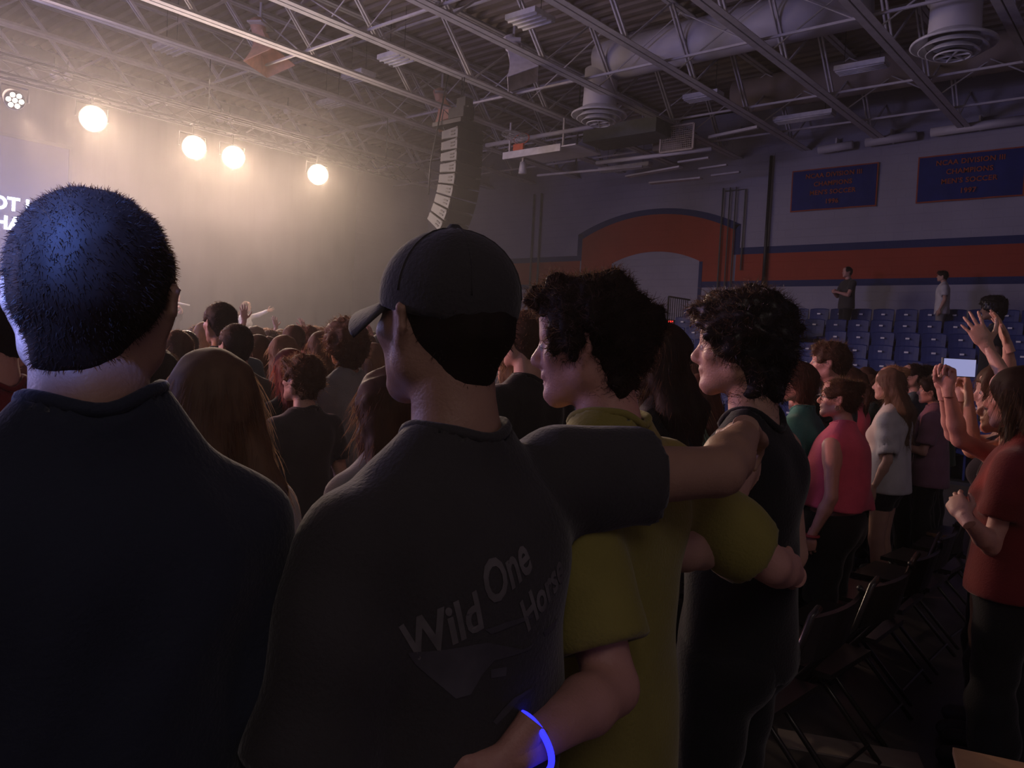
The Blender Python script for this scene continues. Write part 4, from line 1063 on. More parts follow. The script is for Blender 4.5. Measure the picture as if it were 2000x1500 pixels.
def collar_ring(b, V):
    c = np.array((b.lean - .01, 0.0)); d = V[:, :2] - c; r = np.hypot(d[:, 0], d[:, 1]); ok = (np.abs(r - b.nr) < .008) & (V[:, 2] > 1.3 * b.k); n = 36
    if ok.sum() < 40: return None
    an = np.arctan2(d[:, 1], d[:, 0]); zs = np.full(n, np.nan)
    for i in range(n):
        t = -PI + 2 * PI * (i + .5) / n; m = ok & (np.abs((an - t + PI) % (2 * PI) - PI) < 2 * PI / n)
        if m.any(): zs[i] = V[m, 2].max()
    if np.isnan(zs).any(): zs = np.where(np.isnan(zs), np.nanmean(zs), zs)
    for _ in range(2): zs = (np.roll(zs, 1) + zs + np.roll(zs, -1)) / 3
    return [(c[0] + (b.nr + .001) * math.cos(-PI + 2 * PI * (i + .5) / n), (b.nr + .001) * math.sin(-PI + 2 * PI * (i + .5) / n), float(zs[i]) - .002) for i in range(n)]

def assemble(e, parts, cols, b, res):
    mats = {'body': SK[cols[0]], 'hair': HA[cols[1]], 'shirt': FA[cols[2]], 'trousers': FA[cols[3]], 'shorts': FA[cols[3]], 'skirt': FA[cols[3]]}
    for n, (V, Q) in parts.items():
        o = put(n, np_mesh(n, V, Q, mats[n]), e)
        if n == 'shirt' and res != 'far':
            pts = collar_ring(b, V)
            if pts: MB().tube(pts, .0075, 8, close=True).build('collar', FA[cols[2]], o, smooth=True)
    for sd in (-1, 1): V, Q = b.shoe(.014, sd); put('shoe', np_mesh('shoe', V, Q, M['shoe_dark'] if cols[3] in ('black', 'navy') else M['shoe']), e)

def where(px, py, d, b, heading):
    """stand a body so the crown of its head is seen at (px, py), d metres deep; the height follows"""
    P = at(px, py, d); return P

def person(label, px, py, d, heading=180, group=None, res='mid', cols=('fair', 'dark', 'charcoal', 'black'), top='tee', bottom='pants', hair='short', face=False, seed=None, hpad=.02, **kw):
    P = at(px, py, d); H = float(P[2]) - hpad; H += kw.get('nk', 0); bk = {k: kw.pop(k) for k in ('sex', 'bulk', 'head', 'larm', 'rarm', 'lean', 'hs', 'sw', 'drop', 'nk') if k in kw}
    base = kw.pop('base', 0.0); H -= base
    a = math.radians(heading); c, s = math.cos(a), math.sin(a)
    b0 = Body(H, **{k: v for k, v in bk.items() if k not in ('larm', 'rarm')})
    off = b0.hc[:2]; ox, oy = c * off[0] - s * off[1], s * off[0] + c * off[1]; loc = np.array((P[0] - ox, P[1] - oy, base))
    def loc2(v, vec=False):
        v = np.array(v, float) - (0 if vec else loc); return np.array((c * v[0] + s * v[1], -s * v[0] + c * v[1], v[2]))
    for kk in ('larm', 'rarm'):
        v = bk.get(kk)
        if isinstance(v, dict) and 'w' in v:   # world targets
            w_, hint, fd, pd, pose = v['w']; bk[kk] = dict(t=(loc2(w_), loc2(hint, True), loc2(fd, True), loc2(pd, True), pose), sh=loc2(v.get('sh', (0, 0, 0)), True)); bk[kk].update(dict(e=loc2(v['e'])) if 'e' in v else {})
    b = Body(H, **bk); seed = seed if seed is not None else (int(px) * 7 + int(py)) % 1000
    e = empty('person', tuple(loc), a); tag(e, label, 'person', group)
    parts = body_parts(b, res, top, bottom, hair, seed, **kw); assemble(e, parts, cols, b, res)
    if face: eyes(b, e)
    return e, b, parts

def solid(name, F, m, e): V, Q = F.mesh(); return put(name, np_mesh(name, V, Q, m), e)
tstart = time.time()
VEC = lambda *v: np.array(v, float)

# --- A: the tall head at the left edge
eA, bA, _ = person('tall man seen from behind at far left in a dark navy shirt', 194, 359, .88, 174, res='near', cols=('tan', 'dark', 'navy', 'navy'), hair='fade', bulk=.97, hs=.94, sw=.77, drop=.025, nk=.03, head=(-30, -4, 0),
                   larm='down', rarm='down', ns=3.0, shirt=dict(sleeve=.75, hem=.82, g=.013, fold=.004, neck=-.004))
# --- B: the man in the baseball cap
eB, bB, pB = person('man in dark cap and charcoal shirt with pale lettering on the back', 872, 462, 1.10, 180, res='near', cols=('tan', 'dark', 'charcoal', 'black'), hair='cap', bulk=1.08, sw=.88, drop=.03, head=(-4, 2, 0),
                    larm='side', rarm=dict(e=at(1325, 925, 1.28), w=(at(1478, 812, 1.62), (.9, -.2, -.5), (-.35, .85, -.42), (-.2, -.3, -1), 'relax'), sh=(.03, .02, .07)),
                    shirt=dict(sleeve=.80, rsleeve=.55, hem=.80, g=.015, fold=.006, drape=1.04))
# cap: crown in six gores, button, brim
b = bB
F = Fld(b.hc - .19, b.hc + .22, .0055); K = b.hk
F.el(b.hp((-.012, 0, .038)), np.array((.112, .092, .096)) * K, .02, 'u', b.R); F.cut(b.hp((0, 0, .012)), b.hd((.10, 0, -1)), .004); F.cut(b.hp((-.1, 0, -.02)), b.hd((0, 0, -1)), .004)
F.el(b.hp((-.012, 0, .134)), np.array((.012, .012, .008)) * K, .004, 'u', b.R)
ocap = solid('cap', F, FA['charcoal'], eB)
mb = MB(); n = 16
for i in range(n + 1):
    a = (i / n - .5) * 2.2; 
    for (rr, dz) in ((.088, .022), (.112, .020), (.158 - .016 * abs(a), .004), (.159 - .016 * abs(a), -.001), (.112, .014), (.088, .016)):
        y = math.sin(a) * rr * (.86 if rr > .12 else .95); x = -.012 + math.cos(a) * rr * (1.12 if rr > .12 else 1.0); mb.v.append(tuple(b.hp((x, y, dz + .012 - .028 * (y / .09) ** 2 * (.5 if rr < .1 else 1)))))
for i in range(n):
    for j in range(6): j2 = (j + 1) % 6; mb.f.append((6 * i + j, 6 * i + j2, 6 * i + 6 + j2, 6 * i + 6 + j))
mb.f += [tuple(range(6)), tuple(6 * n + j for j in range(6))[::-1]]
mb.build('cap_brim', FA['charcoal'], ocap, smooth=True)
for g_ in range(6):   # stitched seams of the crown
    a = PI / 6 + g_ * PI / 3; pts = [b.hp((-.012 + .1125 * math.cos(a) * math.cos(t), .0925 * math.sin(a) * math.cos(t), .038 + .0965 * math.sin(t))) for t in [.02 + 1.5 * i / 8 for i in range(9)]]
    MB().tube(pts, .0013, 5).build('seam', FA['charcoal'], ocap, smooth=True)
# print on the back of the shirt, laid onto the cloth
from mathutils.bvhtree import BVHTree
V, Q = pB['shirt']; bvh = BVHTree.FromPolygons([tuple(v) for v in V], [tuple(q) for q in Q])
shirtB = [o for o in eB.children if o.name.startswith('shirt')][0]
def on_cloth(me, name, ly, lz, rot, m, lab=None, xs=1.0):
    bm = bmesh.new(); bm.from_mesh(me); bmesh.ops.triangulate(bm, faces=bm.faces)
    for _ in range(4):
        lg = [e_ for e_ in bm.edges if e_.calc_length() > .008]
        if not lg or len(bm.faces) > 30000: break
        bmesh.ops.subdivide_edges(bm, edges=lg, cuts=1); bmesh.ops.triangulate(bm, faces=[f for f in bm.faces if len(f.verts) > 3])
    for v in bm.verts:
        x, y, z = v.co; x *= xs; x, y = x * math.cos(rot) - y * math.sin(rot), x * math.sin(rot) + y * math.cos(rot); yy, zz = ly - x, lz + y
        hit = bvh.ray_cast(Vector((-.6, yy, zz)), Vector((1, 0, 0)))
        v.co = (hit[0].x - .0012 - max(0, z) * .2, yy, zz) if hit[0] else Vector((-.15, yy, zz))
    me2 = bpy.data.meshes.new(name); bm.to_mesh(me2); bm.free(); me2.materials.append(m); o = put(name, me2, shirtB)
    if lab: o['label'] = lab
    return o
def pc(px, py): P = onx(px, py, float(eB.location.x) + .17); return -(P[1] - eB.location.y), P[2]
for (t, px, py, s, rt) in (('One', 1015, 1126, .072, 24), ('Wild', 918, 1252, .068, 24), ('Horse', 1082, 1165, .060, 32)):
    ly, lz = pc(px, py); on_cloth(text_mesh(t, s, M['print'], 0.0, shear=.2, bold=.0018), 'shirt_lettering', ly, lz, math.radians(rt), M['print'], 'pale shirt lettering reading ' + t, xs=.66)
def poly_mesh(pts):
    bm = bmesh.new(); vs = [bm.verts.new((x, y, 0)) for x, y in pts]; bm.faces.new(vs); me = bpy.data.meshes.new('p'); bm.to_mesh(me); bm.free(); return me
def px_poly(pl):
    c = pc(1000, 1340); return [(-(pc(x, y)[0] - c[0]), pc(x, y)[1] - c[1]) for x, y in pl], c
for pl in ([(872, 1308), (900, 1300), (960, 1272), (980, 1265), (1040, 1275), (1060, 1262), (1052, 1275), (990, 1300), (972, 1330), (955, 1372), (935, 1385), (905, 1352), (885, 1330)],
           [(975, 1240), (1010, 1222), (1060, 1205), (1058, 1212), (1015, 1232), (985, 1248)], [(1080, 1240), (1120, 1215), (1110, 1235), (1085, 1250)],
           [(1000, 1395), (1020, 1370), (1050, 1352), (1062, 1350), (1030, 1372), (1012, 1398), (990, 1425), (985, 1420)], [(985, 1318), (1010, 1310), (1008, 1328), (985, 1335)]):
    pts, c = px_poly(pl); on_cloth(poly_mesh(pts), 'shirt_graphic', c[0], c[1], 0, M['print_dim'])
print('print', time.time() - tstart)

# --- C: curly hair, yellow shirt
eC, bC, _ = person('curly haired young man in dull yellow shirt right of the capped man', 1158, 538, 1.45, 183, res='near', cols=('rosy', 'dark', 'yellow', 'black'), hair='curltop', bulk=.93, hs=.95, vol=.8, head=(18, -6, 0), face=True,
                   larm=dict(e=at(1180, 1285, 1.20), w=(at(965, 1496, .95), (1, .3, -.4), (-.25, -.35, -.9), (-1, 0, 0), 'relax'), sh=(.02, 0, 0)),
                   rarm=dict(e=at(1450, 1060, 1.60), w=(at(1560, 1125, 1.85), (.8, .5, -1), (-.5, .8, -.1), (-1, 0, 0), 'relax'), sh=(.02, 0, 0)),
                   slen=.9, ns=2.2, shirt=dict(sleeve=.80, rsleeve=.85, hem=.76, g=.018, drape=1.08, fold=.006))
# --- D: black wet-look hair, black tank
eD, bD, _ = person('young man with glossy black wavy hair and black tank top, bare shoulders', 1450, 584, 1.97, 183, res='near', cols=('fair', 'black', 'black', 'black'), hair='mop', top='tank', bulk=.98, head=(12, -2, 0), face=True,
                   larm=dict(e=at(1350, 1130, 1.52), w=(at(1215, 1070, 1.36), (1, -.2, -.8), (-.1, -1, .1), (-1, 0, 0), 'relax'), sh=(.02, 0, 0)), rarm='down', vol=.85, ns=1.6, slen=.8, shirt=dict(neck=.005))
# thin wires in his wet hair, glowing bracelet
gl = empty('glow_bracelet', tuple(at(1022, 1480, .985))); tag(gl, 'bright blue glowing bracelet on the wrist at the bottom centre', 'bracelet')
w_ = eC.matrix_basis @ Vector(bC.arms[1][2]); fd = Vector((Matrix.Rotation(math.radians(183), 3, 'Z') @ Vector(nrm(bC.arms[1][2] - bC.arms[1][1]))))
gl.location = w_ - fd * .022; q = fd.to_track_quat('Z', 'Y').to_matrix()
MB().tube([tuple(q @ Vector((  .041 * math.cos(t), .040 * math.sin(t), .005 * math.sin(2 * t)))) for t in [2 * PI * i / 40 for i in range(40)]], .0042, 8, close=True).build('glow_tube', M['glow'], gl, smooth=True)
print('fg', time.time() - tstart)

# --- second row, left
person('girl with long straight hair, back of head between the two front men', 408, 688, 1.68, 184, sex='f', cols=('fair', 'light', 'white', 'denim'), hair='long', res='near', bulk=1.0, head=(0, 4, 0), vol=1.7, slen=1.2, top='tee')
person('boy with short curly light brown hair and dark shirt in second row left', 590, 698, 3.7, 184, cols=('fair', 'brown', 'charcoal', 'denim'), hair='curly', bulk=.95, head=(12, 2, -6), vol=.8, face=True)
person('woman with long dark brown hair and pale grey shirt, beside the capped man', 756, 720, 2.2, 180, sex='f', cols=('fair', 'brown', 'grey', 'denim'), hair='longwave', res='mid', top='loose', vol=1.35, head=(-10, 0, 0))
person('dark haired person whose head shows right of the tall man ear', 303, 676, 3.3, 180, sex='f', cols=('tan', 'dark', 'black', 'denim'), hair='pony', head=(10, -6, 0))
person('short haired man in black seen between capped man and curly haired man', 1024, 610, 3.4, 178, cols=('fair', 'brown', 'black', 'black'), hair='short', head=(-4, 0, 0), bulk=1.05)
person('tall man with round curly brown hair and grey shirt left of the capped man', 676, 634, 4.3, 186, cols=('tan', 'brown', 'grey', 'denim'), hair='bigcurly', head=(-14, 4, 0), top='loose', shirt=dict(fold=.009))
person('taller man with short dark hair and slate shirt standing above the left crowd', 430, 592, 4.7, 184, cols=('tan', 'dark', 'slate', 'denim'), hair='short', bulk=1.08)
person('man with short dark hair just right of the slate shirt man', 460, 634, 4.3, 184, cols=('tan', 'dark', 'charcoal', 'denim'), hair='short', top='tee')
person('man with short brown hair left of the slate shirt man', 345, 646, 4.6, 184, cols=('fair', 'brown', 'charcoal', 'denim'), hair='short')
person('girl with bright red tinted long hair in the left crowd', 566, 680, 4.2, 184, sex='f', cols=('fair', 'red', 'black', 'denim'), hair='long', vol=1.1)
person('dark haired person left of the tall man, cut off by the left edge', -28, 545, 2.1, 195, cols=('rosy', 'dark', 'red', 'black'), hair='short', head=(20, 0, 0), res='mid', rarm='bent')
print('row2', time.time() - tstart)
# --- right side
ep, bp, _ = person('woman in sleeveless pink top with glasses and pinned up hair', 1640, 738, 4.1, 182, sex='f', cols=('rosy', 'brown', 'pink', 'black'), hair='bun', top='sleeveless', bottom='shorts', res='near', bulk=1.32, head=(16, 4, 0), face=True, larm='down', rarm='side', vol=1.6, shirt=dict(hem=1.04, g=.014, fold=.006))
b = bp
gm = MB()
for sd in (-1, 1): gm.tube([b.hp((.101, sd * .032 + .024 * math.cos(a), .0 + .019 * math.sin(a))) for a in [2 * PI * i / 18 for i in range(18)]], .0022, 6, close=True); gm.tube([b.hp((.098, sd * .056, .004)), b.hp((.05, sd * .078, .008)), b.hp((-.01, sd * .082, .012))], .0022, 6)
gm.tube([b.hp((.102, -.008, .003)), b.hp((.106, 0, .006)), b.hp((.102, .008, .003))], .002, 6); gm.build('glasses', M['rail'], ep, smooth=True)
for sd in (-1, 1): MB().tube([b.hp((-.004, sd * .086, -.052 + 0) ) + np.array((.012 * math.cos(a), 0, .012 * math.sin(a))) for a in [2 * PI * i / 16 for i in range(16)]], .0016, 6, close=True).build('earring', M['gold'], ep, smooth=True)
MB().tube([bp.arms[1][2] + np.array((.032 * math.cos(a), .030 * math.sin(a), -.0)) for a in [2 * PI * i / 16 for i in range(16)]], .008, 6, close=True).build('wrist_band', M['band'], ep, smooth=True)
person('man with tousled brown hair and dark shirt raising one arm behind the pink top', 1622, 670, 4.8, 184, cols=('rosy', 'brown', 'black', 'black'), hair='crop', head=(10, 0, 0), face=True,
       larm=dict(w=(at(1556, 708, 4.5), (0, -.5, -1), (-.4, -.3, .8), (-1, 0, 0), 'relax')), vol=1.1)
person('person in teal shirt with dark hair just right of the black haired man', 1560, 708, 4.4, 182, sex='f', cols=('rosy', 'auburn', 'teal', 'black'), hair='bob', head=(25, 0, 0), vol=1.1)
person('woman in dark green shirt with brown hair and bent arm behind the pink top', 1698, 732, 6.5, 184, sex='f', cols=('rosy', 'brown', 'green', 'black'), hair='bob', head=(14, 0, 0), face=True, larm='bent', rarm='bent')
person('woman with long light brown hair, white patterned top and dark skirt', 1738, 720, 5.5, 184, sex='f', cols=('fair', 'light', 'white', 'black'), hair='longwave', bottom='mini', top='loose', head=(8, 0, 0), shirt=dict(hem=.86, sleeve=.9))
person('woman with dark hair and dark top looking up, below the seats', 1784, 710, 6.8, 186, sex='f', cols=('fair', 'dark', 'slate', 'black'), hair='bun', head=(24, 8, 0), face=True, vol=1.2)
person('person with pulled back hair and earring right of the woman looking up', 1806, 712, 7.6, 186, sex='f', cols=('fair', 'dark', 'black', 'black'), hair='bun', head=(20, 0, 0))
person('woman in mauve shirt with short dark hair beside the raised forearms', 1820, 738, 6.4, 186, sex='f', cols=('rosy', 'dark', 'mauve', 'black'), hair='crop', head=(14, 2, 0), face=True, top='loose', larm='bent')
print('right', time.time() - tstart)
# women photographing at the right edge
e1, b1, _ = person('woman with brown fringe filming, behind the dark haired woman at right edge', 1955, 714, 3.5, 186, sex='f', cols=('fair', 'brown', 'black', 'black'), hair='longwave', head=(16, -4, 0), face=True, vol=1.3, top='cami',
                   larm=dict(w=(at(1892, 772, 3.3), (.1, -.6, -1), (-.2, .3, .9), (-.7, 0, 0), 'grip')), rarm=dict(w=(at(1876, 768, 3.45), (.0, .6, -1), (-.2, .1, 1), (-.2, -1, 0), 'grip')))
e2, b2, _ = person('woman at right edge holding up a phone, mostly behind the long dark hair', 1968, 748, 3.25, 186, sex='f', cols=('rosy', 'dark', 'black', 'black'), hair='bob', res='near', head=(10, 4, 0), top='cami', face=True,
                   larm=dict(e=at(1842, 842, 3.05), w=(at(1850, 750, 3.0), (0, -.3, -1), (-.1, .15, 1), (-.2, -.9, .1), 'grip'), sh=(0, 0, .03)), rarm=dict(e=at(1834, 838, 3.4), w=(at(1842, 765, 3.3), (0, .6, -1), (-.1, .1, 1), (0, -1, 0), 'grip'), sh=(0, 0, .03)))
ph = empty('phone', tuple(at(1872, 718, 3.1))); tag(ph, 'phone with lit screen held up in both hands at right', 'phone')
ph.rotation_euler = (0, 0, math.radians(-38)); MB().box((0, 0, 0), (.010, .15, .072)).build('case', M['black'], ph); MB().box((.0062, 0, 0), (.001, .142, .066)).build('lit_screen', M['phone_scr'], ph)
e3, b3, _ = person('woman with very long dark hair, red shirt and clasped hands at right edge', 1990, 716, 2.85, 178, sex='f', cols=('rosy', 'dark', 'red', 'black'), hair='long', res='near', head=(-6, -2, 0), vol=1.3, bulk=1.12,
                   larm=dict(e=at(1950, 1025, 2.75), w=(at(1862, 985, 2.6), (.2, -.5, -1), (-.3, .55, .25), (0, 1, -.2), 'relax')), rarm=dict(e=at(1960, 1020, 3.1), w=(at(1862, 985, 2.78), (.1, .5, -1), (-.6, -.35, .3), (0, -1, 0), 'relax')), shirt=dict(sleeve=.62, hem=.92, g=.018))
person('person beyond the right edge raising both open hands over the crowd', 2085, 730, 3.0, 188, sex='f', cols=('fair', 'dark', 'black', 'black'), hair='bob', res='mid',
       larm=dict(w=(at(1922, 668, 3.1), (0, -.4, -1), (-.45, -.1, .75), (-.3, .7, 0), 'open'), sh=(-.03, -.02, .05)), rarm=dict(w=(at(1968, 672, 3.15), (0, .5, -1), (-.40, .0, .8), (-.8, -.3, 0), 'open'), sh=(-.03, 0, .06)))
# middle gap between the curly haired man and the black haired man
person('woman with big dark hair right behind the curly haired young man', 1284, 640, 3.0, 182, sex='f', cols=('brown', 'dark', 'black', 'black'), hair='longwave', vol=1.9, slen=1.2, head=(-6, 0, 0))
person('woman with golden pinned up hair behind the black haired man face', 1306, 690, 5.2, 184, sex='f', cols=('fair', 'light', 'black', 'black'), hair='bun', vol=1.5)
person('person with long brown hair and green shirt, left of the tank top neck', 1368, 728, 4.2, 184, sex='f', cols=('rosy', 'auburn', 'sage', 'black'), hair='long', head=(4, 0, 0))
person('person in pink shirt left of the green shirt, seen past the tank top man', 1340, 735, 4.6, 184, sex='f', cols=('rosy', 'brown', 'pink', 'black'), hair='long')
person('bald man with orange lit face far behind the black haired man face', 1341, 692, 7.6, 200, cols=('rosy', 'dark', 'white', 'black'), hair='buzz', head=(20, 0, 0))
person('person in white collar far beyond the golden pinned hair', 1322, 702, 6.4, 190, cols=('rosy', 'dark', 'lightblue', 'black'), hair='short', head=(20, 0, 0))
# on the bleachers
def stander(label, px, py, y, **kw):
    P = ony(px, py, y); d = float((P - CAM) @ RF); k = (Y0 - y) / PITCH; base = TOPZ if y > 18.4 else TOPZ - RISE * math.ceil(k - .5); person(label, px, py, d, base=base, hpad=.0, **kw)
stander('person in dark clothes standing on the top bleacher row taking a picture', 1655, 523, 18.75, heading=230, cols=('rosy', 'black', 'charcoal', 'black'), hair='short', larm='clasp', rarm='clasp', res='far', bulk=1.15, bottom='pants')
stander('person in white shirt and pale shorts standing on the top bleacher row', 1841, 531, 18.75, heading=195, cols=('fair', 'dark', 'white', 'grey'), hair='crop', res='far', bottom='shorts', top='loose')
stander('curly haired person high in the bleachers behind the raised hands', 1940, 586, 13.6, heading=190, cols=('brown', 'black', 'black', 'black'), hair='bigcurly', res='far')
stander('person high on the bleachers just above the black haired man', 1531, 588, 17.2, heading=190, cols=('brown', 'dark', 'charcoal', 'black'), hair='short', res='far')
# singers on the stage
def singer(label, px, py, x, **kw):
    P = onx(px, py, x); d = float((P - CAM) @ RF); return person(label, px, py, d, base=.75, hpad=.0, **kw)
s1, sb, _ = singer('singer in white on stage with long fair hair and outstretched arm', 482, 590, -14.3, heading=38, sex='f', cols=('fair', 'light', 'white', 'white'), hair='long', top='long', res='far', head=(-5, 6, 0),
       larm=dict(w=(onx(526, 606, -14.0), (0, 0, -1), (.2, 1, .25), (1, 0, .3), 'open')), rarm='bent')
s2, sb2, _ = singer('singer on stage raising a hand-held microphone above the ear of the tall man', 343, 574, -14.3, heading=20, sex='f', cols=('rosy', 'dark', 'charcoal', 'black'), hair='long', top='tee', res='far',
       larm=dict(w=(onx(354, 604, -13.95), (0, .3, -1), (0, -.6, .7), (0, -1, 0), 'grip')))
mic = empty('microphone', tuple(onx(357, 594, -13.9))); tag(mic, 'pale microphone held sideways by the left singer', 'microphone')
MB().tube([(0, -.12, .02), (0, .10, -.01), (0, .13, -.012)], [.016, .012, .010], 10).build('handle', M['tag'], mic, smooth=True); MB().lathe([(.001, .03), (.02, .02), (.026, .0), (.02, -.02), (.01, -.025)], 12, Matrix.Translation((0, -.14, .02)) @ Matrix.Rotation(PI / 2, 4, 'X')).build('grille_head', M['chrome'], mic, smooth=True)
print('people', time.time() - tstart)

# --- the crowd: a few builds, copied part by part with their own colours
protos = {}
def proto(key, hair, **kw):
    b = Body(1.72, sex=kw.get('sex', 'm'), bulk=kw.get('bulk', 1.0), larm=kw.get('larm', 'down'), rarm=kw.get('rarm', 'down'), head=kw.get('head', (0, 2, 0)))
    if key not in protos:
        P = body_parts(b, 'far', kw.get('top', 'tee'), 'pants', hair, len(protos) + 3, vol=kw.get('vol', 1.0))
        me = {n: np_mesh(n, V, Q, None) for n, (V, Q) in P.items()}
        for n in me: me[n].materials.append(M['black'])
        V, Q = b.shoe(.018, 1); me['shoe'] = np_mesh('shoe', V, Q, M['shoe_dark']); V, Q = b.shoe(.018, -1); me['shoe_'] = np_mesh('shoe', V, Q, M['shoe_dark'])
        protos[key] = (b, me)
    return protos[key]
KINDS = {'ms': ('short', dict(sex='m')), 'mc': ('bigcurly', dict(sex='m')), 'fl': ('long', dict(sex='f')), 'fw': ('longwave', dict(sex='f', vol=1.2)), 'fb': ('bun', dict(sex='f', vol=1.2)), 'fp': ('pony', dict(sex='f')),
         'mr': ('crop', dict(sex='m', larm='up', rarm='down')), 'fr': ('long', dict(sex='f', larm='upfwd', rarm='upfwd')), 'fph': ('longwave', dict(sex='f', larm='phone', rarm='phone'))}
HAIRN = dict(black='black', dark='dark brown', brown='brown', light='light brown', blond='blond', red='red', auburn='auburn', grey='grey')
used_labels = set()
def crowd(px, py, d, kind, cols, heading=184, label=None, where_=''):
    hair, kw = KINDS[kind]; b, me = proto(kind, hair, **kw); P = at(px, py, d); sc_ = (float(P[2]) - .01) / 1.735; a = math.radians(heading)
    off = b.hc[:2] * sc_; loc = (P[0] - (math.cos(a) * off[0] - math.sin(a) * off[1]), P[1] - (math.sin(a) * off[0] + math.cos(a) * off[1]), 0)
    e = empty('person', loc, a); e.scale = (sc_,) * 3
    word = {'short': 'short', 'bigcurly': 'curly', 'long': 'long straight', 'longwave': 'long wavy', 'bun': 'tied up', 'pony': 'ponytailed', 'crop': 'tousled'}[hair]
    label = label or f'person, {word} {HAIRN[cols[1]]} hair, {cols[2].replace("lightblue", "pale")} top, {where_}'.strip()
    if label in used_labels: print('DUP', label)
    used_labels.add(label); tag(e, label, 'person', 'standing concert crowd')
    mm = {'body': SK[cols[0]], 'hair': HA[cols[1]], 'shirt': FA[cols[2]], 'trousers': FA['denim' if (int(px) % 2) else 'black'], 'shoe': M['shoe_dark'], 'shoe_': M['shoe_dark']}
    for n, m_ in me.items():
        o = bpy.data.objects.new(n.strip('_'), m_); COL.objects.link(o); o.parent = e; o.material_slots[0].link = 'OBJECT'; o.material_slots[0].material = mm[n]
    return e
CR = [
 (398, 628, 5.6, 'fl', ('fair', 'blond', 'grey'), 'left of the slate shirt man'), (384, 634, 6.2, 'fb', ('fair', 'light', 'black'), 'behind the blond head at left'),
 (362, 645, 4.3, 'ms', ('rosy', 'black', 'charcoal'), 'over the brown haired man'),
 (504, 652, 4.2, 'fl', ('fair', 'brown', 'red'), 'right of the slate shirt man'), (498, 638, 6.0, 'fw', ('fair', 'light', 'white'), 'below the singer in white'), (528, 645, 6.3, 'mr', ('rosy', 'auburn', 'red'), 'below the outstretched arm'),
 (524, 655, 5.0, 'fp', ('rosy', 'auburn', 'orange'), 'above the red hair'), (552, 656, 3.9, 'fw', ('fair', 'light', 'charcoal'), 'just above the red hair'),
 (573, 634, 4.9, 'ms', ('rosy', 'brown', 'red'), 'right of the singer, upper row'), (600, 643, 5.2, 'mc', ('rosy', 'auburn', 'charcoal'), 'left of the round curly head'),
 (614, 636, 6.6, 'fb', ('fair', 'blond', 'white'), 'left behind round curly head'), (626, 648, 4.4, 'fw', ('fair', 'brown', 'lightblue'), 'touching the round curly head'),
 (592, 637, 8.0, 'fr', ('rosy', 'light', 'white'), 'arms raised, deep in crowd'), (640, 640, 8.4, 'ms', ('rosy', 'brown', 'grey'), 'deep behind the round curly head'),
 (728, 668, 3.9, 'fl', ('fair', 'light', 'cream'), 'under the cap brim'), (712, 650, 5.2, 'fph', ('rosy', 'auburn', 'red'), 'arms up under the cap brim'), (742, 650, 6.0, 'fr', ('rosy', 'dark', 'charcoal'), 'arms raised under the cap brim'),
 (722, 652, 7.2, 'ms', ('rosy', 'dark', 'slate'), 'far under the cap brim'), (470, 650, 5.5, 'fb', ('fair', 'brown', 'grey'), 'behind two short haired men'), (448, 645, 7.4, 'ms', ('rosy', 'dark', 'red'), 'far behind two short haired men'),
 (548, 642, 7.6, 'fl', ('fair', 'blond', 'orange'), 'far back below the outstretched hand'), (566, 645, 9.0, 'mc', ('rosy', 'dark', 'grey'), 'near the stage front, centre left'), (608, 646, 9.6, 'fl', ('fair', 'light', 'mauve'), 'near the stage front, centre'),
 (660, 645, 10.2, 'ms', ('rosy', 'brown', 'white'), 'near stage behind round curly head'), (690, 648, 9.0, 'fw', ('fair', 'auburn', 'teal'), 'far right of the round curly head'), (500, 646, 8.8, 'ms', ('rosy', 'black', 'navy'), 'near the stage below the singer'),
 (520, 640, 10.0, 'fb', ('fair', 'blond', 'lightblue'), 'against stage below outstretched arm'), (583, 641, 10.6, 'fp', ('fair', 'brown', 'cream'), 'against the stage, centre left'), (632, 642, 11.2, 'fl', ('fair', 'brown', 'red'), 'against the stage, centre'),
 (1022, 655, 5.5, 'fl', ('rosy', 'auburn', 'orange'), 'behind the tall man at centre'), (1003, 668, 4.4, 'fw', ('rosy', 'light', 'cream'), 'glimpsed right of the capped man'),
 (1660, 714, 5.9, 'fp', ('rosy', 'brown', 'pink'), 'above the pink top'), (1690, 718, 6.6, 'fw', ('rosy', 'brown', 'black'), 'behind the dark green shirt'), (1742, 712, 6.1, 'fb', ('rosy', 'blond', 'charcoal'), 'behind the white patterned top'),
 (1762, 722, 6.9, 'ms', ('rosy', 'dark', 'navy'), 'right of the white patterned top'), (1716, 724, 7.4, 'fl', ('rosy', 'black', 'slate'), 'below the lowest blue seats'), (1640, 716, 7.8, 'fl', ('rosy', 'dark', 'teal'), 'far behind the raised arm'),
 (1838, 722, 7.3, 'fw', ('rosy', 'dark', 'green'), 'behind the mauve shirt'), (1800, 726, 8.2, 'ms', ('rosy', 'black', 'grey'), 'far behind the mauve shirt'), (1596, 716, 6.2, 'fl', ('rosy', 'black', 'charcoal'), 'behind the teal shirt'),
 (1356, 712, 5.4, 'fw', ('rosy', 'brown', 'black'), 'beyond black haired man chin'), (1300, 712, 5.4, 'ms', ('brown', 'black', 'slate'), 'beyond the golden pinned hair'), (1330, 712, 8.4, 'fl', ('rosy', 'dark', 'white'), 'far behind the golden pinned hair'),
 (228, 700, 2.5, 'ms', ('tan', 'dark', 'charcoal'), 'hidden in front of the tall man'), (20, 620, 4.4, 'ms', ('rosy', 'dark', 'red'), 'far left edge'),
]
_tops = ('red', 'charcoal', 'white', 'slate', 'orange', 'grey', 'lightblue', 'mauve', 'navy', 'cream'); _hairs = ('brown', 'light', 'dark', 'blond', 'auburn', 'black')
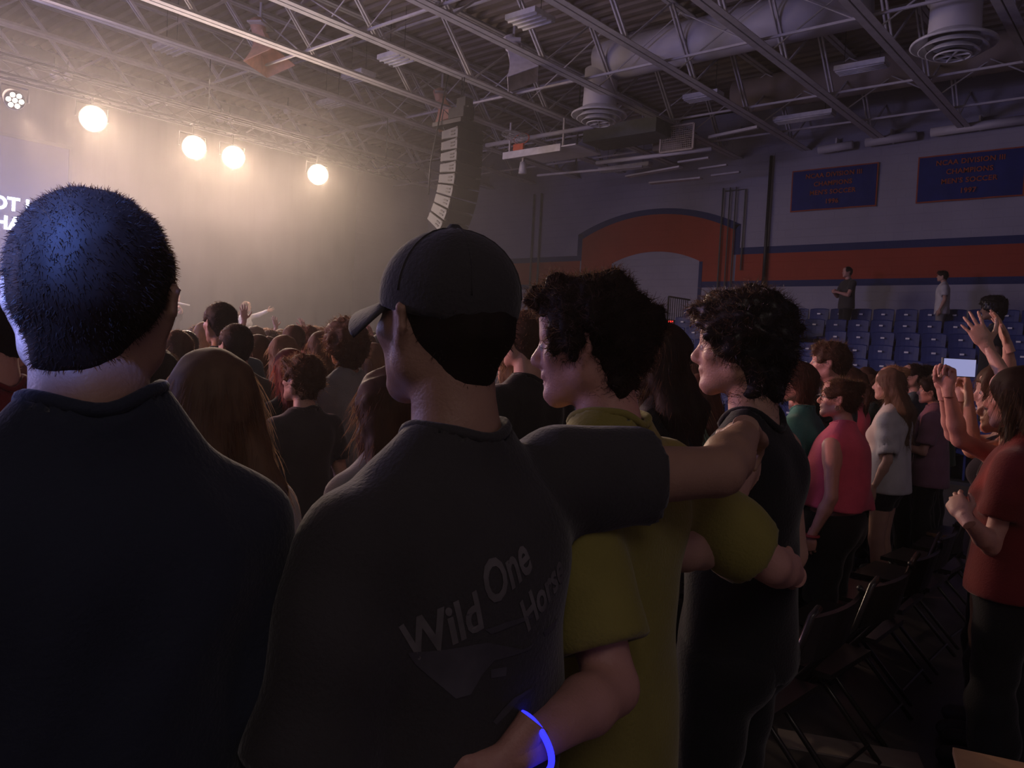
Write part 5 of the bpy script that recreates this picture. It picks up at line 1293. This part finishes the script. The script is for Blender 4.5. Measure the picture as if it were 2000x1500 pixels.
_nm = {'ms': 'short', 'mc': 'curly', 'fl': 'long straight', 'fw': 'long wavy', 'fb': 'tied up', 'fp': 'ponytailed'}; _seen = set()
rows = ((8.8, 8, 338, 'fifth row'), (10.4, 9, 352, 'sixth row'), (12.0, 10, 345, 'row nearest the stage'))
for (d0, n_, x0, rn) in rows:
    for i in range(n_):
        px = x0 + i * (420 / n_) + rnd.uniform(-9, 9); k_ = ['ms', 'fl', 'fw', 'mc', 'fp', 'fb'][(i * 5 + int(d0)) % 6]; hc_ = _hairs[(i * 7 + int(d0)) % 6]; tc_ = _tops[(i * 3 + int(d0)) % 10]
        CR.append((px, 646 + .018 * (px - 400) + rnd.uniform(-5, 6), d0 / 1.3, k_, (('rosy', 'fair', 'tan')[i % 3], hc_, tc_), rn + ' of left crowd'))
CR = [(px, py, d * (1.3 if 100 < px < 800 else 1.0), k_, c_, w_) for (px, py, d, k_, c_, w_) in CR]
for (px, py, d, kind, cols, wh) in CR: crowd(px, py, d, kind, cols, 184 + rnd.uniform(-9, 9), None, wh)
print('crowd', time.time() - tstart)

# ------------------------------------------------------------------ haze filling the hall
hz = MB().box(((XW + XE) / 2, (YN + YS) / 2, ZC / 2 - .05), (XE - XW - .1, YN - YS - .1, ZC - .2)).build('haze', M['black'])
tag(hz, 'thin theatrical haze hanging in the hall, thickest in the lamp beams', 'haze', kind='stuff')
hm = bpy.data.materials.new('haze'); hm.use_nodes = True; nt = hm.node_tree; nt.nodes.clear()
ou = nt.nodes.new('ShaderNodeOutputMaterial'); vsn = nt.nodes.new('ShaderNodeVolumeScatter'); vsn.inputs['Anisotropy'].default_value = .5; vsn.inputs['Color'].default_value = (1, .97, .94, 1)
tc = nt.nodes.new('ShaderNodeTexCoord'); sx = nt.nodes.new('ShaderNodeSeparateXYZ'); nt.links.new(tc.outputs['Object'], sx.inputs[0])
mr = nt.nodes.new('ShaderNodeMapRange'); mr.interpolation_type = 'SMOOTHSTEP'; mr.inputs['From Min'].default_value = -4.0; mr.inputs['From Max'].default_value = -16.0; mr.inputs['To Min'].default_value = .10; mr.inputs['To Max'].default_value = 1.0
nt.links.new(sx.outputs[0], mr.inputs['Value'])
my = nt.nodes.new('ShaderNodeMapRange'); my.interpolation_type = 'SMOOTHSTEP'; my.inputs['From Min'].default_value = 8.0; my.inputs['From Max'].default_value = 18.0; my.inputs['To Min'].default_value = 1.0; my.inputs['To Max'].default_value = .25
nt.links.new(sx.outputs[1], my.inputs['Value'])
nz = nt.nodes.new('ShaderNodeTexNoise'); nz.inputs['Scale'].default_value = .45; nz.inputs['Detail'].default_value = 2; nt.links.new(tc.outputs['Object'], nz.inputs['Vector'])
mn = nt.nodes.new('ShaderNodeMapRange'); mn.inputs['From Min'].default_value = .35; mn.inputs['From Max'].default_value = .65; mn.inputs['To Min'].default_value = .6; mn.inputs['To Max'].default_value = 1.4; nt.links.new(nz.outputs['Fac'], mn.inputs['Value'])
def mul(a, b):
    m_ = nt.nodes.new('ShaderNodeMath'); m_.operation = 'MULTIPLY'; nt.links.new(a, m_.inputs[0])
    if isinstance(b, float): m_.inputs[1].default_value = b
    else: nt.links.new(b, m_.inputs[1])
    return m_.outputs[0]
mz = nt.nodes.new('ShaderNodeMapRange'); mz.interpolation_type = 'SMOOTHSTEP'; mz.inputs['From Min'].default_value = 4.2; mz.inputs['From Max'].default_value = 6.6; mz.inputs['To Min'].default_value = 1.0; mz.inputs['To Max'].default_value = .28
nt.links.new(sx.outputs[2], mz.inputs['Value'])
nt.links.new(mul(mul(mul(mul(mr.outputs[0], my.outputs[0]), mn.outputs[0]), mz.outputs[0]), HAZE_D), vsn.inputs['Density'])
nt.links.new(vsn.outputs[0], ou.inputs['Volume']); hz.data.materials.clear(); hz.data.materials.append(hm)
scene.cycles.volume_step_rate = 1.0; scene.cycles.volume_max_steps = 64
print('total script', time.time() - T0, 'tris', sum(len(o.data.polygons) * 2 for o in bpy.data.objects if o.type == 'MESH' and o.name.split('.')[0] in ('body', 'hair', 'shirt', 'trousers', 'shorts', 'skirt', 'shoe')))
